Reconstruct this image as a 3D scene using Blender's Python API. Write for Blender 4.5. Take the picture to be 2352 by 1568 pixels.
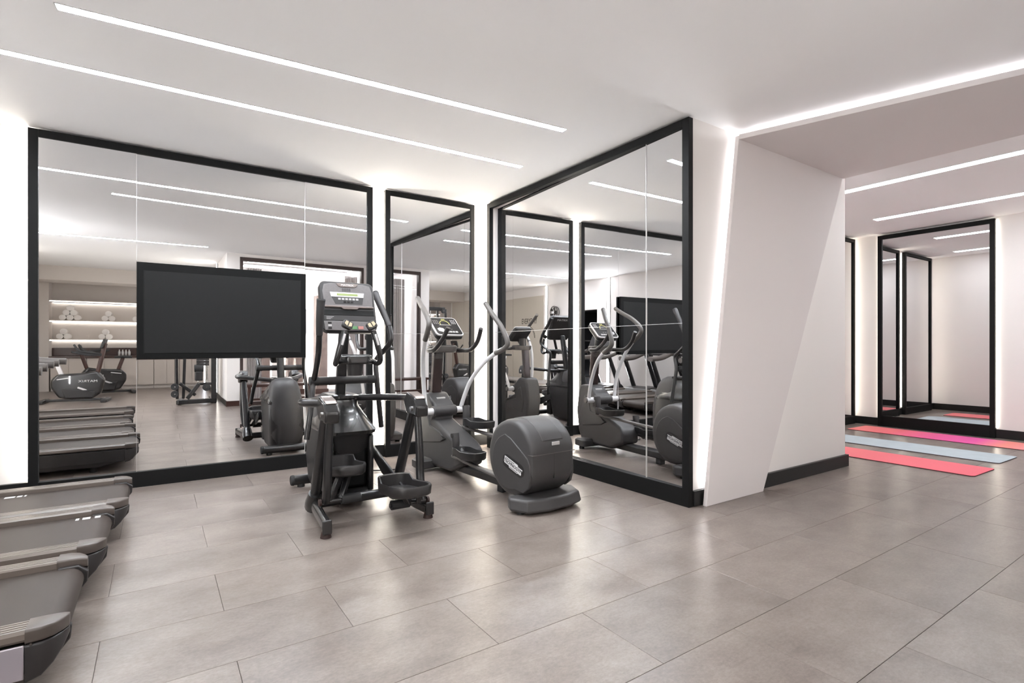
import bpy, bmesh, math, random
from mathutils import Vector, Matrix
random.seed(7)
R = math.radians
sc = bpy.context.scene
for o in list(bpy.data.objects):
    bpy.data.objects.remove(o)
COL = sc.collection

# ------------------------------------------------------------------ camera, world, exposure
H = 2.9                                     # ceiling height
cam_d = bpy.data.cameras.new('camera')
cam = bpy.data.objects.new('camera', cam_d); COL.objects.link(cam)
cam.location = (-3.2525, -2.4887, 1.1803)
cam.rotation_euler = (R(90), 0, -0.5940)
cam_d.sensor_width = 36.0
cam_d.lens = 1210.14 / 2352 * 36.0
cam_d.shift_y = (798.5 - 784.0) / 2352
cam_d.clip_start = 0.02
sc.camera = cam
w = bpy.data.worlds.new('world'); sc.world = w; w.use_nodes = True
w.node_tree.nodes['Background'].inputs[0].default_value = (0.9, 0.93, 1.0, 1)
w.node_tree.nodes['Background'].inputs[1].default_value = 4.0
sc.view_settings.view_transform = 'Standard'
sc.view_settings.look = 'None'
sc.view_settings.exposure = 1.45
sc.view_settings.gamma = 1.0
sc.view_settings.use_curve_mapping = False
try:
    sc.cycles.use_denoising = True
    sc.cycles.max_bounces = 9
    sc.cycles.diffuse_bounces = 5
    sc.cycles.glossy_bounces = 6
    sc.cycles.use_adaptive_sampling = True
    sc.cycles.adaptive_threshold = 0.05
    sc.cycles.sample_clamp_indirect = 30.0
    sc.cycles.caustics_refractive = False
except Exception:
    pass
E_CEIL, E_HALO, E_SHELF, E_PORTAL, E_MAT = 54.0, 17.0, 3.2, 6.0, 9.0

# ------------------------------------------------------------------ materials
def lin(c):
    out = []
    for v in c:
        v /= 255.0
        out.append(v / 12.92 if v <= 0.04045 else ((v + 0.055) / 1.055) ** 2.4)
    return (*out, 1.0)

MATS = {}
def mat(name, rgb, rough=0.5, metal=0.0, spec=0.5, var=0.0, scale=6.0, bump=0.0, bscale=200.0, coat=0.0):
    m = bpy.data.materials.new(name); m.use_nodes = True
    nt = m.node_tree; b = nt.nodes['Principled BSDF']
    c = lin(rgb)
    b.inputs['Base Color'].default_value = c
    b.inputs['Roughness'].default_value = rough
    b.inputs['Metallic'].default_value = metal
    b.inputs['Specular IOR Level'].default_value = spec
    if coat: b.inputs['Coat Weight'].default_value = coat
    tc = nt.nodes.new('ShaderNodeTexCoord')
    if var:
        n = nt.nodes.new('ShaderNodeTexNoise'); n.inputs['Scale'].default_value = scale; n.inputs['Detail'].default_value = 4
        nt.links.new(tc.outputs['Object'], n.inputs['Vector'])
        r = nt.nodes.new('ShaderNodeValToRGB')
        r.color_ramp.elements[0].position = 0.3; r.color_ramp.elements[1].position = 0.7
        r.color_ramp.elements[0].color = tuple(v * (1 - var) for v in c[:3]) + (1,)
        r.color_ramp.elements[1].color = tuple(min(1, v * (1 + var)) for v in c[:3]) + (1,)
        nt.links.new(n.outputs['Fac'], r.inputs['Fac']); nt.links.new(r.outputs['Color'], b.inputs['Base Color'])
    if bump:
        n2 = nt.nodes.new('ShaderNodeTexNoise'); n2.inputs['Scale'].default_value = bscale; n2.inputs['Detail'].default_value = 2
        nt.links.new(tc.outputs['Object'], n2.inputs['Vector'])
        bp = nt.nodes.new('ShaderNodeBump'); bp.inputs['Strength'].default_value = bump; bp.inputs['Distance'].default_value = 0.002
        nt.links.new(n2.outputs['Fac'], bp.inputs['Height']); nt.links.new(bp.outputs['Normal'], b.inputs['Normal'])
    MATS[name] = m
    return m

def emis(name, rgb, strength):
    m = bpy.data.materials.new(name); m.use_nodes = True
    nt = m.node_tree; b = nt.nodes['Principled BSDF']
    b.inputs['Base Color'].default_value = (0.8, 0.8, 0.8, 1)
    b.inputs['Emission Color'].default_value = lin(rgb)
    b.inputs['Emission Strength'].default_value = strength
    MATS[name] = m
    return m

mat('paint', (236, 232, 229), 0.75, bump=0.03, bscale=120)
mat('ceiling_paint', (245, 245, 246), 0.8, bump=0.02, bscale=90)
mat('portal_paint', (226, 220, 219), 0.7, bump=0.02, bscale=120)
mat('warm_paint', (205, 198, 192), 0.75)
mat('beige_paint', (206, 198, 186), 0.75)
mat('black_frame', (17, 17, 17), 0.55, spec=0.2, bump=0.02)
mat('black_base', (25, 25, 25), 0.4, spec=0.35)
mat('mirror', (232, 232, 233), 0.0, 1.0)
mat('seam', (150, 150, 150), 0.3)
mat('grout', (96, 88, 83), 0.9)
mat('tv_bezel', (13, 13, 13), 0.55, spec=0.12)
mat('tv_screen', (27, 27, 27), 0.55, spec=0.15)
mat('plastic', (39, 37, 37), 0.42, var=0.06, bump=0.06, bscale=300)
mat('plastic_gloss', (36, 35, 35), 0.24, coat=0.3, var=0.05)
mat('steel_dark', (29, 28, 29), 0.3, metal=0.0, spec=0.6, coat=0.2)
mat('cap_silver', (122, 112, 108), 0.28, metal=0.6)
mat('rubber', (40, 40, 41), 0.7, bump=0.15, bscale=90)
mat('rubber_brown', (48, 30, 26), 0.6)
mat('grip', (44, 42, 43), 0.6, bump=0.1, bscale=250)
mat('tg_plastic', (58, 56, 56), 0.5, var=0.05, bump=0.1, bscale=350)
mat('tg_dark', (38, 37, 37), 0.45)
mat('tg_brown', (44, 32, 31), 0.22, coat=0.4)
mat('tube_white', (206, 205, 206), 0.35)
mat('grip_grey', (88, 84, 81), 0.45)
mat('trim_silver', (196, 194, 194), 0.35, metal=0.4)
mat('panel_grey', (92, 88, 88), 0.35, var=0.08, scale=60)
mat('panel_dark', (36, 34, 34), 0.25)
mat('lcd', (118, 130, 78), 0.4)
mat('white_print', (200, 199, 199), 0.5)
mat('grey_print', (150, 147, 146), 0.5)
mat('green_key', (78, 118, 76), 0.45)
mat('red_key', (150, 100, 94), 0.45)
mat('cream_key', (178, 165, 138), 0.45)
mat('yellow_print', (205, 200, 110), 0.5)
mat('chrome', (210, 208, 206), 0.15, metal=1.0)
mat('black_print', (15, 15, 15), 0.6, spec=0.2)
mat('belt', (57, 49, 44), 0.5, spec=0.3, var=0.08, scale=3, bump=0.25, bscale=500)
mat('tread_rail', (98, 89, 82), 0.34, spec=0.6)
mat('tread_cap', (78, 70, 65), 0.36, spec=0.5)
mat('tread_body', (42, 39, 39), 0.4)
mat('tread_silver', (176, 169, 176), 0.3, metal=0.5)
mat('handrail_grey', (96, 90, 86), 0.5)
mat('towel', (238, 234, 230), 0.95, bump=0.5, bscale=120)
mat('brown_wood', (62, 38, 32), 0.35, var=0.15, scale=10)
mat('dark_brown_frame', (66, 52, 48), 0.4)
mat('cabinet', (205, 196, 188), 0.5)
mat('counter', (70, 48, 42), 0.25)
mat('marble', (128, 112, 106), 0.2, var=0.25, scale=5)
mat('curtain', (196, 190, 188), 0.9)
mat('fan_metal', (108, 106, 104), 0.35, metal=0.5)
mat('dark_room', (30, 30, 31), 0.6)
mat('glove', (52, 50, 50), 0.6)
mat('mat_blue', (184, 196, 203), 0.8, var=0.05, scale=8, bump=0.2, bscale=250)
mat('mat_edge', (60, 20, 26), 0.8)
emis('led', (244, 249, 255), E_CEIL)
emis('halo', (255, 248, 234), E_HALO)
emis('halo_mat', (255, 246, 230), 8.0)
emis('led_mat', (246, 250, 255), E_MAT)
emis('halo_cool', (250, 252, 255), E_PORTAL)
emis('led_wall', (250, 250, 250), 52.0)
emis('led_wall_dim', (255, 250, 240), 14.0)
emis('led_shelf', (255, 251, 244), E_SHELF)
emis('led_out', (255, 254, 250), 5.0)

def glass_mat():
    m = bpy.data.materials.new('glass'); m.use_nodes = True
    nt = m.node_tree; nt.nodes.remove(nt.nodes['Principled BSDF'])
    t = nt.nodes.new('ShaderNodeBsdfTransparent'); g = nt.nodes.new('ShaderNodeBsdfGlossy')
    g.inputs['Roughness'].default_value = 0.02
    f = nt.nodes.new('ShaderNodeFresnel'); f.inputs['IOR'].default_value = 1.45
    mx = nt.nodes.new('ShaderNodeMixShader')
    nt.links.new(f.outputs[0], mx.inputs[0]); nt.links.new(t.outputs[0], mx.inputs[1]); nt.links.new(g.outputs[0], mx.inputs[2])
    nt.links.new(mx.outputs[0], nt.nodes['Material Output'].inputs[0])
    MATS['glass'] = m
glass_mat()

def tile_mat():
    m = bpy.data.materials.new('floor_tile'); m.use_nodes = True
    nt = m.node_tree; b = nt.nodes['Principled BSDF']; L = nt.links.new
    geo = nt.nodes.new('ShaderNodeNewGeometry'); oi = nt.nodes.new('ShaderNodeObjectInfo')
    mp = nt.nodes.new('ShaderNodeMapping'); mp.inputs['Scale'].default_value = (1.0, 1.6, 1)
    off = nt.nodes.new('ShaderNodeVectorMath'); off.operation = 'ADD'
    sca = nt.nodes.new('ShaderNodeVectorMath'); sca.operation = 'SCALE'; sca.inputs[0].default_value = (37, 53, 0)
    L(oi.outputs['Random'], sca.inputs['Scale'])
    L(geo.outputs['Position'], off.inputs[0]); L(sca.outputs[0], off.inputs[1]); L(off.outputs[0], mp.inputs[0])
    n1 = nt.nodes.new('ShaderNodeTexNoise'); n1.inputs['Scale'].default_value = 2.6; n1.inputs['Detail'].default_value = 10; n1.inputs['Roughness'].default_value = 0.7
    L(mp.outputs[0], n1.inputs['Vector'])
    n2 = nt.nodes.new('ShaderNodeTexNoise'); n2.inputs['Scale'].default_value = 48; n2.inputs['Detail'].default_value = 5; n2.inputs['Roughness'].default_value = 0.8
    L(mp.outputs[0], n2.inputs['Vector'])
    r1 = nt.nodes.new('ShaderNodeValToRGB'); e = r1.color_ramp.elements
    e[0].position = 0.25; e[0].color = lin((104, 93, 87)); e[1].position = 0.75; e[1].color = lin((147, 137, 130))
    L(n1.outputs['Fac'], r1.inputs['Fac'])
    r2 = nt.nodes.new('ShaderNodeValToRGB'); e = r2.color_ramp.elements
    e[0].position = 0.32; e[0].color = (0.72, 0.71, 0.70, 1); e[1].position = 0.68; e[1].color = (1.04, 1.04, 1.04, 1)
    L(n2.outputs['Fac'], r2.inputs['Fac'])
    mul = nt.nodes.new('ShaderNodeMix'); mul.data_type = 'RGBA'; mul.blend_type = 'MULTIPLY'; mul.inputs[0].default_value = 1.0
    L(r1.outputs[0], mul.inputs[6]); L(r2.outputs[0], mul.inputs[7])
    tone = nt.nodes.new('ShaderNodeMapRange'); tone.inputs['To Min'].default_value = 0.94; tone.inputs['To Max'].default_value = 1.06
    L(oi.outputs['Random'], tone.inputs['Value'])
    mul2 = nt.nodes.new('ShaderNodeVectorMath'); mul2.operation = 'SCALE'
    L(mul.outputs[2], mul2.inputs[0]); L(tone.outputs[0], mul2.inputs['Scale'])
    L(mul2.outputs[0], b.inputs['Base Color'])
    b.inputs['Roughness'].default_value = 0.29
    b.inputs['Specular IOR Level'].default_value = 0.5
    bp = nt.nodes.new('ShaderNodeBump'); bp.inputs['Strength'].default_value = 0.05; bp.inputs['Distance'].default_value = 0.001
    L(n2.outputs['Fac'], bp.inputs['Height']); L(bp.outputs[0], b.inputs['Normal'])
    MATS['floor_tile'] = m
tile_mat()

def mat_gradient(name, stops):
    """yoga mat: printed colour fade along the length of the mat (object Y)"""
    m = bpy.data.materials.new(name); m.use_nodes = True
    nt = m.node_tree; b = nt.nodes['Principled BSDF']; L = nt.links.new
    tc = nt.nodes.new('ShaderNodeTexCoord'); sx = nt.nodes.new('ShaderNodeSeparateXYZ')
    L(tc.outputs['Generated'], sx.inputs[0])
    r = nt.nodes.new('ShaderNodeValToRGB')
    els = r.color_ramp.elements
    els[0].position, els[0].color = stops[0][0], lin(stops[0][1])
    els[1].position, els[1].color = stops[-1][0], lin(stops[-1][1])
    for p, c in stops[1:-1]:
        q = els.new(p); q.color = lin(c)
    L(sx.outputs['Y'], r.inputs['Fac']); L(r.outputs[0], b.inputs['Base Color'])
    b.inputs['Roughness'].default_value = 0.75
    MATS[name] = m
mat_gradient('mat_coral', [(0.0, (240, 112, 128)), (0.5, (238, 118, 128)), (1.0, (244, 132, 134))])
mat_gradient('mat_pink', [(0.0, (238, 150, 156)), (0.16, (240, 140, 130)), (0.3, (238, 92, 172)), (0.5, (240, 98, 160)), (0.75, (244, 116, 128)), (1.0, (246, 136, 132))])

# ------------------------------------------------------------------ mesh helpers
class MB:
    def __init__(s): s.v = []; s.f = []
    def add(s, vs, fs):
        n = len(s.v); s.v += [tuple(p) for p in vs]; s.f += [tuple(i + n for i in f) for f in fs]; return s
    def box(s, x0, x1, y0, y1, z0, z1):
        return s.add([(x0,y0,z0),(x1,y0,z0),(x1,y1,z0),(x0,y1,z0),(x0,y0,z1),(x1,y0,z1),(x1,y1,z1),(x0,y1,z1)],
                     [(0,3,2,1),(4,5,6,7),(0,1,5,4),(1,2,6,5),(2,3,7,6),(3,0,4,7)])
    def cbox(s, c, sz, M=None):
        m = MB().box(-sz[0]/2, sz[0]/2, -sz[1]/2, sz[1]/2, -sz[2]/2, sz[2]/2)
        T = Matrix.Translation(c) @ (M.to_4x4() if M else Matrix())
        return s.add([T @ Vector(p) for p in m.v], m.f)
    def bar(s, p0, p1, wd, hg, up=(0,0,1)):
        """rectangular bar from p0 to p1, wd across, hg along 'up'"""
        p0, p1 = Vector(p0), Vector(p1); d = p1 - p0; L = d.length; d.normalize()
        u = Vector(up); sd = d.cross(u)
        if sd.length < 1e-5: sd = d.cross(Vector((0,1,0)))
        sd.normalize(); u = sd.cross(d).normalized()
        vs = []
        for q in (p0, p1):
            for a, b in ((-1,-1),(1,-1),(1,1),(-1,1)):
                vs.append(q + sd*(a*wd/2) + u*(b*hg/2))
        return s.add(vs, [(3,2,1,0),(4,5,6,7),(0,1,5,4),(1,2,6,5),(2,3,7,6),(3,0,4,7)])
    def prism(s, pts, ax, a0, a1):
        n = len(pts)
        def P(p, a):
            return (a, p[0], p[1]) if ax == 'x' else (p[0], a, p[1]) if ax == 'y' else (p[0], p[1], a)
        vs = [P(p, a0) for p in pts] + [P(p, a1) for p in pts]
        fs = [tuple(range(n))[::-1], tuple(range(n, 2*n))] + [(i, (i+1) % n, n + (i+1) % n, n + i) for i in range(n)]
        return s.add(vs, fs)
    def loft(s, rings, cap=True, closed=False):
        n = len(rings[0]); vs = [p for r in rings for p in r]; fs = []
        m = len(rings)
        for k in range(m if closed else m - 1):
            k2 = (k + 1) % m
            for i in range(n):
                j = (i + 1) % n
                fs.append((k*n+i, k*n+j, k2*n+j, k2*n+i))
        if cap and not closed:
            fs.append(tuple(range(n))[::-1]); fs.append(tuple((m-1)*n + i for i in range(n)))
        return s.add(vs, fs)
    def tube(s, pts, r, seg=12, sub=6, flat=1.0, up=None, closed=False):
        pts = [Vector(p) for p in pts]; n = len(pts)
        rr = list(r) if isinstance(r, (list, tuple)) else [r] * n
        if sub > 1 and n > 2:
            P, Q = [], []
            for i in range(n - 1):
                p0 = pts[max(i-1,0)]; p1 = pts[i]; p2 = pts[i+1]; p3 = pts[min(i+2,n-1)]
                for k in range(sub):
                    t = k / sub
                    P.append(0.5*((2*p1) + (p2-p0)*t + (2*p0-5*p1+4*p2-p3)*t*t + (3*p1-p0-3*p2+p3)*t**3))
                    Q.append(rr[i] + (rr[i+1]-rr[i])*t)
            P.append(pts[-1]); Q.append(rr[-1]); pts, rr = P, Q; n = len(pts)
        tang = []
        for i in range(n):
            d = pts[min(i+1,n-1)] - pts[max(i-1,0)]; tang.append(d.normalized())
        u = Vector(up) if up else (Vector((0,0,1)) if abs(tang[0].z) < 0.9 else Vector((1,0,0)))
        nrm = (u - tang[0]*u.dot(tang[0])).normalized(); rings = []
        for i in range(n):
            nrm = (nrm - tang[i]*nrm.dot(tang[i])).normalized(); bn = tang[i].cross(nrm)
            rings.append([pts[i] + nrm*(math.cos(2*math.pi*k/seg)*rr[i]) + bn*(math.sin(2*math.pi*k/seg)*rr[i]*flat) for k in range(seg)])
        return s.loft(rings)
    def cyl(s, p0, p1, r, r1=None, seg=20):
        return s.tube([p0, p1], [r, r if r1 is None else r1], seg=seg, sub=1)
    def ring(s, c, ax, R_, r, seg=28, s2=8):
        c = Vector(c); rings = []
        a = {'x': (Vector((0,1,0)), Vector((0,0,1)), Vector((1,0,0))), 'y': (Vector((1,0,0)), Vector((0,0,1)), Vector((0,1,0))), 'z': (Vector((1,0,0)), Vector((0,1,0)), Vector((0,0,1)))}[ax]
        for i in range(seg):
            t = 2*math.pi*i/seg; d = a[0]*math.cos(t) + a[1]*math.sin(t)
            rings.append([c + d*(R_ + r*math.cos(2*math.pi*k/s2)) + a[2]*(r*math.sin(2*math.pi*k/s2)) for k in range(s2)])
        return s.loft(rings, closed=True)
    def xf(s, M):
        s.v = [tuple(M @ Vector(p)) for p in s.v]; return s
    def build(s, name, m, parent=None, loc=(0,0,0), bevel=0.0, seg=2, smooth=True, angle=38, kind=None):
        me = bpy.data.meshes.new(name)
        l = Vector(loc)
        me.from_pydata([tuple(Vector(p) - l) for p in s.v], [], s.f)
        bm = bmesh.new(); bm.from_mesh(me); bmesh.ops.recalc_face_normals(bm, faces=bm.faces); bm.to_mesh(me); bm.free()
        me.materials.append(MATS[m])
        if smooth:
            me.polygons.foreach_set('use_smooth', [True] * len(me.polygons))
            me.set_sharp_from_angle(angle=R(angle))
        o = bpy.data.objects.new(name, me); COL.objects.link(o); o.location = l
        if parent is not None: o.parent = parent
        if bevel:
            b = o.modifiers.new('bevel', 'BEVEL'); b.width = bevel; b.segments = seg; b.limit_method = 'ANGLE'; b.angle_limit = R(30)
            b.use_clamp_overlap = True
        if kind: o['kind'] = kind
        return o

def rrect(w_, h_, r, n=5):
    pts = []
    for cx_, cy_, a0 in ((w_/2-r, h_/2-r, 0), (-w_/2+r, h_/2-r, 90), (-w_/2+r, -h_/2+r, 180), (w_/2-r, -h_/2+r, 270)):
        for i in range(n+1):
            a = R(a0 + 90*i/n); pts.append((cx_ + r*math.cos(a), cy_ + r*math.sin(a)))
    return pts

def thing(name, label, cat, loc=(0,0,0), rz=0, group=None):
    o = bpy.data.objects.new(name, None); COL.objects.link(o); o.empty_display_size = 0.1
    o.location = loc; o.rotation_euler = (0, 0, rz); tag(o, label, cat, group)
    return o
def tag(o, label, cat, group=None):
    o['label'] = label; o['category'] = cat
    if group: o['group'] = group
    return o
def struct(o, label=None):
    o['kind'] = 'structure'
    if label: o['label'] = label
    return o
def dup(o, parent=None):
    c = o.copy(); COL.objects.link(c); c.parent = parent
    for ch in list(o.children): dup(ch, c)
    return c

def text_mb(s, size, extrude=0.0008, align='CENTER', sx=1.0):
    cu = bpy.data.curves.new('txt', 'FONT'); cu.body = s; cu.size = size; cu.extrude = extrude
    cu.align_x = align; cu.align_y = 'CENTER'; cu.resolution_u = 3
    o = bpy.data.objects.new('txt', cu); COL.objects.link(o)
    bpy.context.view_layer.update()
    me = bpy.data.meshes.new_from_object(o.evaluated_get(bpy.context.evaluated_depsgraph_get()))
    mb = MB().add([(v.co.x*sx, v.co.y, v.co.z) for v in me.vertices], [tuple(p.vertices) for p in me.polygons])
    bpy.data.objects.remove(o); bpy.data.curves.remove(cu); bpy.data.meshes.remove(me)
    return mb

def frame_M(o, u, v):
    """matrix with columns u, v, u x v and origin o"""
    u = Vector(u).normalized(); v = Vector(v); v = (v - u*v.dot(u)).normalized(); wv = u.cross(v)
    M = Matrix.Identity(4)
    for i in range(3):
        M[i][0], M[i][1], M[i][2], M[i][3] = u[i], v[i], wv[i], o[i]
    return M

# ------------------------------------------------------------------ room shell
XL, YB, XW, YW = -5.8, 3.06, 0.125, -2.75       # left wall, back (mirror) wall, right mirror wall, wall behind the camera
XY0, XY1, YY1 = 2.47, 5.88, 1.40               # exercise-mat room: left, right, back
YS = -8.0                                      # shelf wall
XS = -2.15                                     # side of the white pier

# floor: tiles are parts
fl = bpy.data.objects.new('floor', None); COL.objects.link(fl); struct(fl, 'grey brown stone-look vinyl tile floor')
MB().box(-6.6, 6.1, -8.8, 3.3, -0.12, -0.0035).build('subfloor', 'grout', fl, smooth=False)
TL, TW, G = 0.88, 0.456, 0.0009
far = MB(); tile_me = None
ny0 = int(math.floor((-8.6 + 1.63) / TW)); ny1 = int(math.ceil((3.2 + 1.63) / TW))
for j in range(ny0, ny1):
    y0 = -1.63 + TW*j; y1 = y0 + TW
    offx = -3.44 if j % 2 else -3.00
    i0 = int(math.floor((-6.3 - offx) / TL)); i1 = int(math.ceil((6.0 - offx) / TL))
    for i in range(i0, i1):
        x0 = offx + TL*i; x1 = x0 + TL
        near = y1 > -2.9 and x1 > -4.6 and y0 < 3.1 and not (x0 > XW and x1 < XY0 and y0 > 0.1) and not (x0 > XY0 and y0 > YY1)
        if x1 < XL - .2 or (y1 < YW and x0 > 1.2): continue
        if near:
            if tile_me is None:
                t = MB(); h1, h2, c = TL/2 - G, TW/2 - G, 0.0008
                t.loft([[(-h1,-h2,-.004),(h1,-h2,-.004),(h1,h2,-.004),(-h1,h2,-.004)], [(-h1,-h2,-c),(h1,-h2,-c),(h1,h2,-c),(-h1,h2,-c)], [(-h1+c,-h2+c,0),(h1-c,-h2+c,0),(h1-c,h2-c,0),(-h1+c,h2-c,0)]])
                o = t.build('tile', 'floor_tile', fl, smooth=False); tile_me = o.data
            else:
                o = bpy.data.objects.new('tile', tile_me); COL.objects.link(o); o.parent = fl
            o.location = ((x0+x1)/2, (y0+y1)/2, 0)
        else:
            far.box(x0+G, x1-G, y0+G, y1-G, -.004, 0)
far.build('far_tiles', 'floor_tile', fl, smooth=False, kind='stuff')

struct(MB().box(-6.6, 6.1, -8.8, 3.3, H, H+0.15).build('ceiling', 'ceiling_paint', smooth=False), 'smooth white ceiling')
struct(MB().box(-6.2, 6.1, YB, YB+0.2, 0, H).build('wall_back', 'paint', smooth=False), 'white wall behind the big mirrors')
# right mirror wall is a thick block whose end faces the camera
struct(MB().box(XW, XY0, 0.055, YB, 0, H).box(.052, XY0, .02, .055, 0, H).build('wall_right', 'paint', smooth=False), 'white wall block between gym and mat room')
struct(MB().box(XY0, XY1+0.2, YY1, YY1+0.2, 0, H).build('wall_far', 'paint', smooth=False), 'white back wall of the mat room')
struct(MB().box(XY1, XY1+0.2, YW, YY1, 0, H).build('wall_far_right', 'paint', smooth=False), 'white right wall of the mat room')
# left wall with doorway recess and beige panel
lw = MB()
lw.box(XL-.2, XL, -1.9, YB, 0, H).box(XL-.2, XL, -8.2, -3.1, 0, H).box(XL-.2, XL, -3.1, -1.9, 2.12, H)
struct(lw.build('wall_left', 'paint', smooth=False), 'white left wall with a dark doorway')
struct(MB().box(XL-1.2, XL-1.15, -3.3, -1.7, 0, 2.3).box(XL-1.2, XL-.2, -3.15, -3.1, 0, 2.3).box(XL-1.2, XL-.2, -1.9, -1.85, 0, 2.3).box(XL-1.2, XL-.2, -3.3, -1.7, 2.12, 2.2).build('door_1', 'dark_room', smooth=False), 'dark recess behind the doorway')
struct(MB().box(XL, XL+.012, -7.9, -4.33, 0.1, 2.62).build('trim_1', 'beige_paint', smooth=False), 'beige wall panel with lettering')
# white pier and window wall behind the camera
struct(MB().box(XS, -1.93, -8.0, YW, 0, H).box(-1.93, 0.46, YW-.18, YW, 2.84, H).box(0.46, 6.1, YW-.18, YW, 0, H).build('wall_front', 'paint', smooth=False), 'white pier and window wall')
struct(MB().box(-6.2, XS, YS-.6, YS-.5, 0, H).build('wall_shelf_back', 'warm_paint', smooth=False), 'warm white wall of the shelf niche')
struct(MB().box(-6.2, XS, YS-.5, YS, 2.62, H).build('wall_shelf_header', 'warm_paint', smooth=False), 'warm white header above the shelf niche')
struct(MB().box(-6.2, -5.362, YS-.5, YS, 0, 2.62).build('wall_shelf_side', 'warm_paint', smooth=False), 'warm white wall beside the shelf niche')
struct(MB().box(-5.8, -2.2, YS, YS+.9, H-.32, H).build('beam_1', 'warm_paint', smooth=False))
# baseboards
def base(name, x0, x1, y0, y1, h=0.105):
    struct(MB().box(x0, x1, y0, y1, 0, h).build(name, 'black_base', bevel=0.003, smooth=False))
base('baseboard_back', XL, XW, YB-.035, YB, 0.13)
base('baseboard_right', 0.055, XY0+.02, -0.008, 0.02, 0.115)
base('baseboard_mat_room_left', XY0, XY0+.02, 0.0, YY1, 0.115)
base('baseboard_mat_room_back', XY0, XY1, YY1-.02, YY1, 0.115)
base('baseboard_mat_room_right', XY1-.02, XY1, YW, YY1, 0.115)
base('baseboard_left', XL, XL+.015, -1.9, YB)
base('baseboard_pier', XS-.012, XS, YS, YW)
struct(MB().box(XS-.012, -1.94, YW, YW+.014, 0, .1).build('baseboard_front', 'brown_wood', smooth=False))

# ------------------------------------------------------------------ leaning portal panels (backlit)
def poly_panel(name, pts, m, axis, a0, a1, parent):
    return MB().prism(pts, axis, a0, a1).build(name, m, parent, bevel=0.003, smooth=False)
pt = bpy.data.objects.new('trim_2', None); COL.objects.link(pt); struct(pt, 'slanted backlit white portal frame around the opening')
JY = -0.055
poly_panel('jamb_panel', [(0.135, 0.0), (0.885, 0.0), (2.27, 2.85), (0.545, 2.85)], 'portal_paint', 'y', JY, -0.022, pt)
poly_panel('beam_panel', [(0.545, JY), (2.27, JY), (2.28, YW), (1.44, YW)], 'portal_paint', 'z', 2.818, 2.858, pt)
# backlight strips hidden behind the panel edges
MB().bar((0.225, 0.008, 0.14), (0.625, 0.008, 2.80), 0.02, 0.02).bar((0.72, -0.05, 2.886), (1.61, YW, 2.886), 0.03, 0.012).build('light_strip', 'halo_cool', pt, smooth=False)
MB().bar((0.85, 0.008, 0.14), (2.15, 0.008, 2.80), 0.02, 0.02).bar((2.14, -0.05, 2.886), (2.15, YW, 2.886), 0.03, 0.012).build('light_strip', 'halo_cool', pt, smooth=False)

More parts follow.
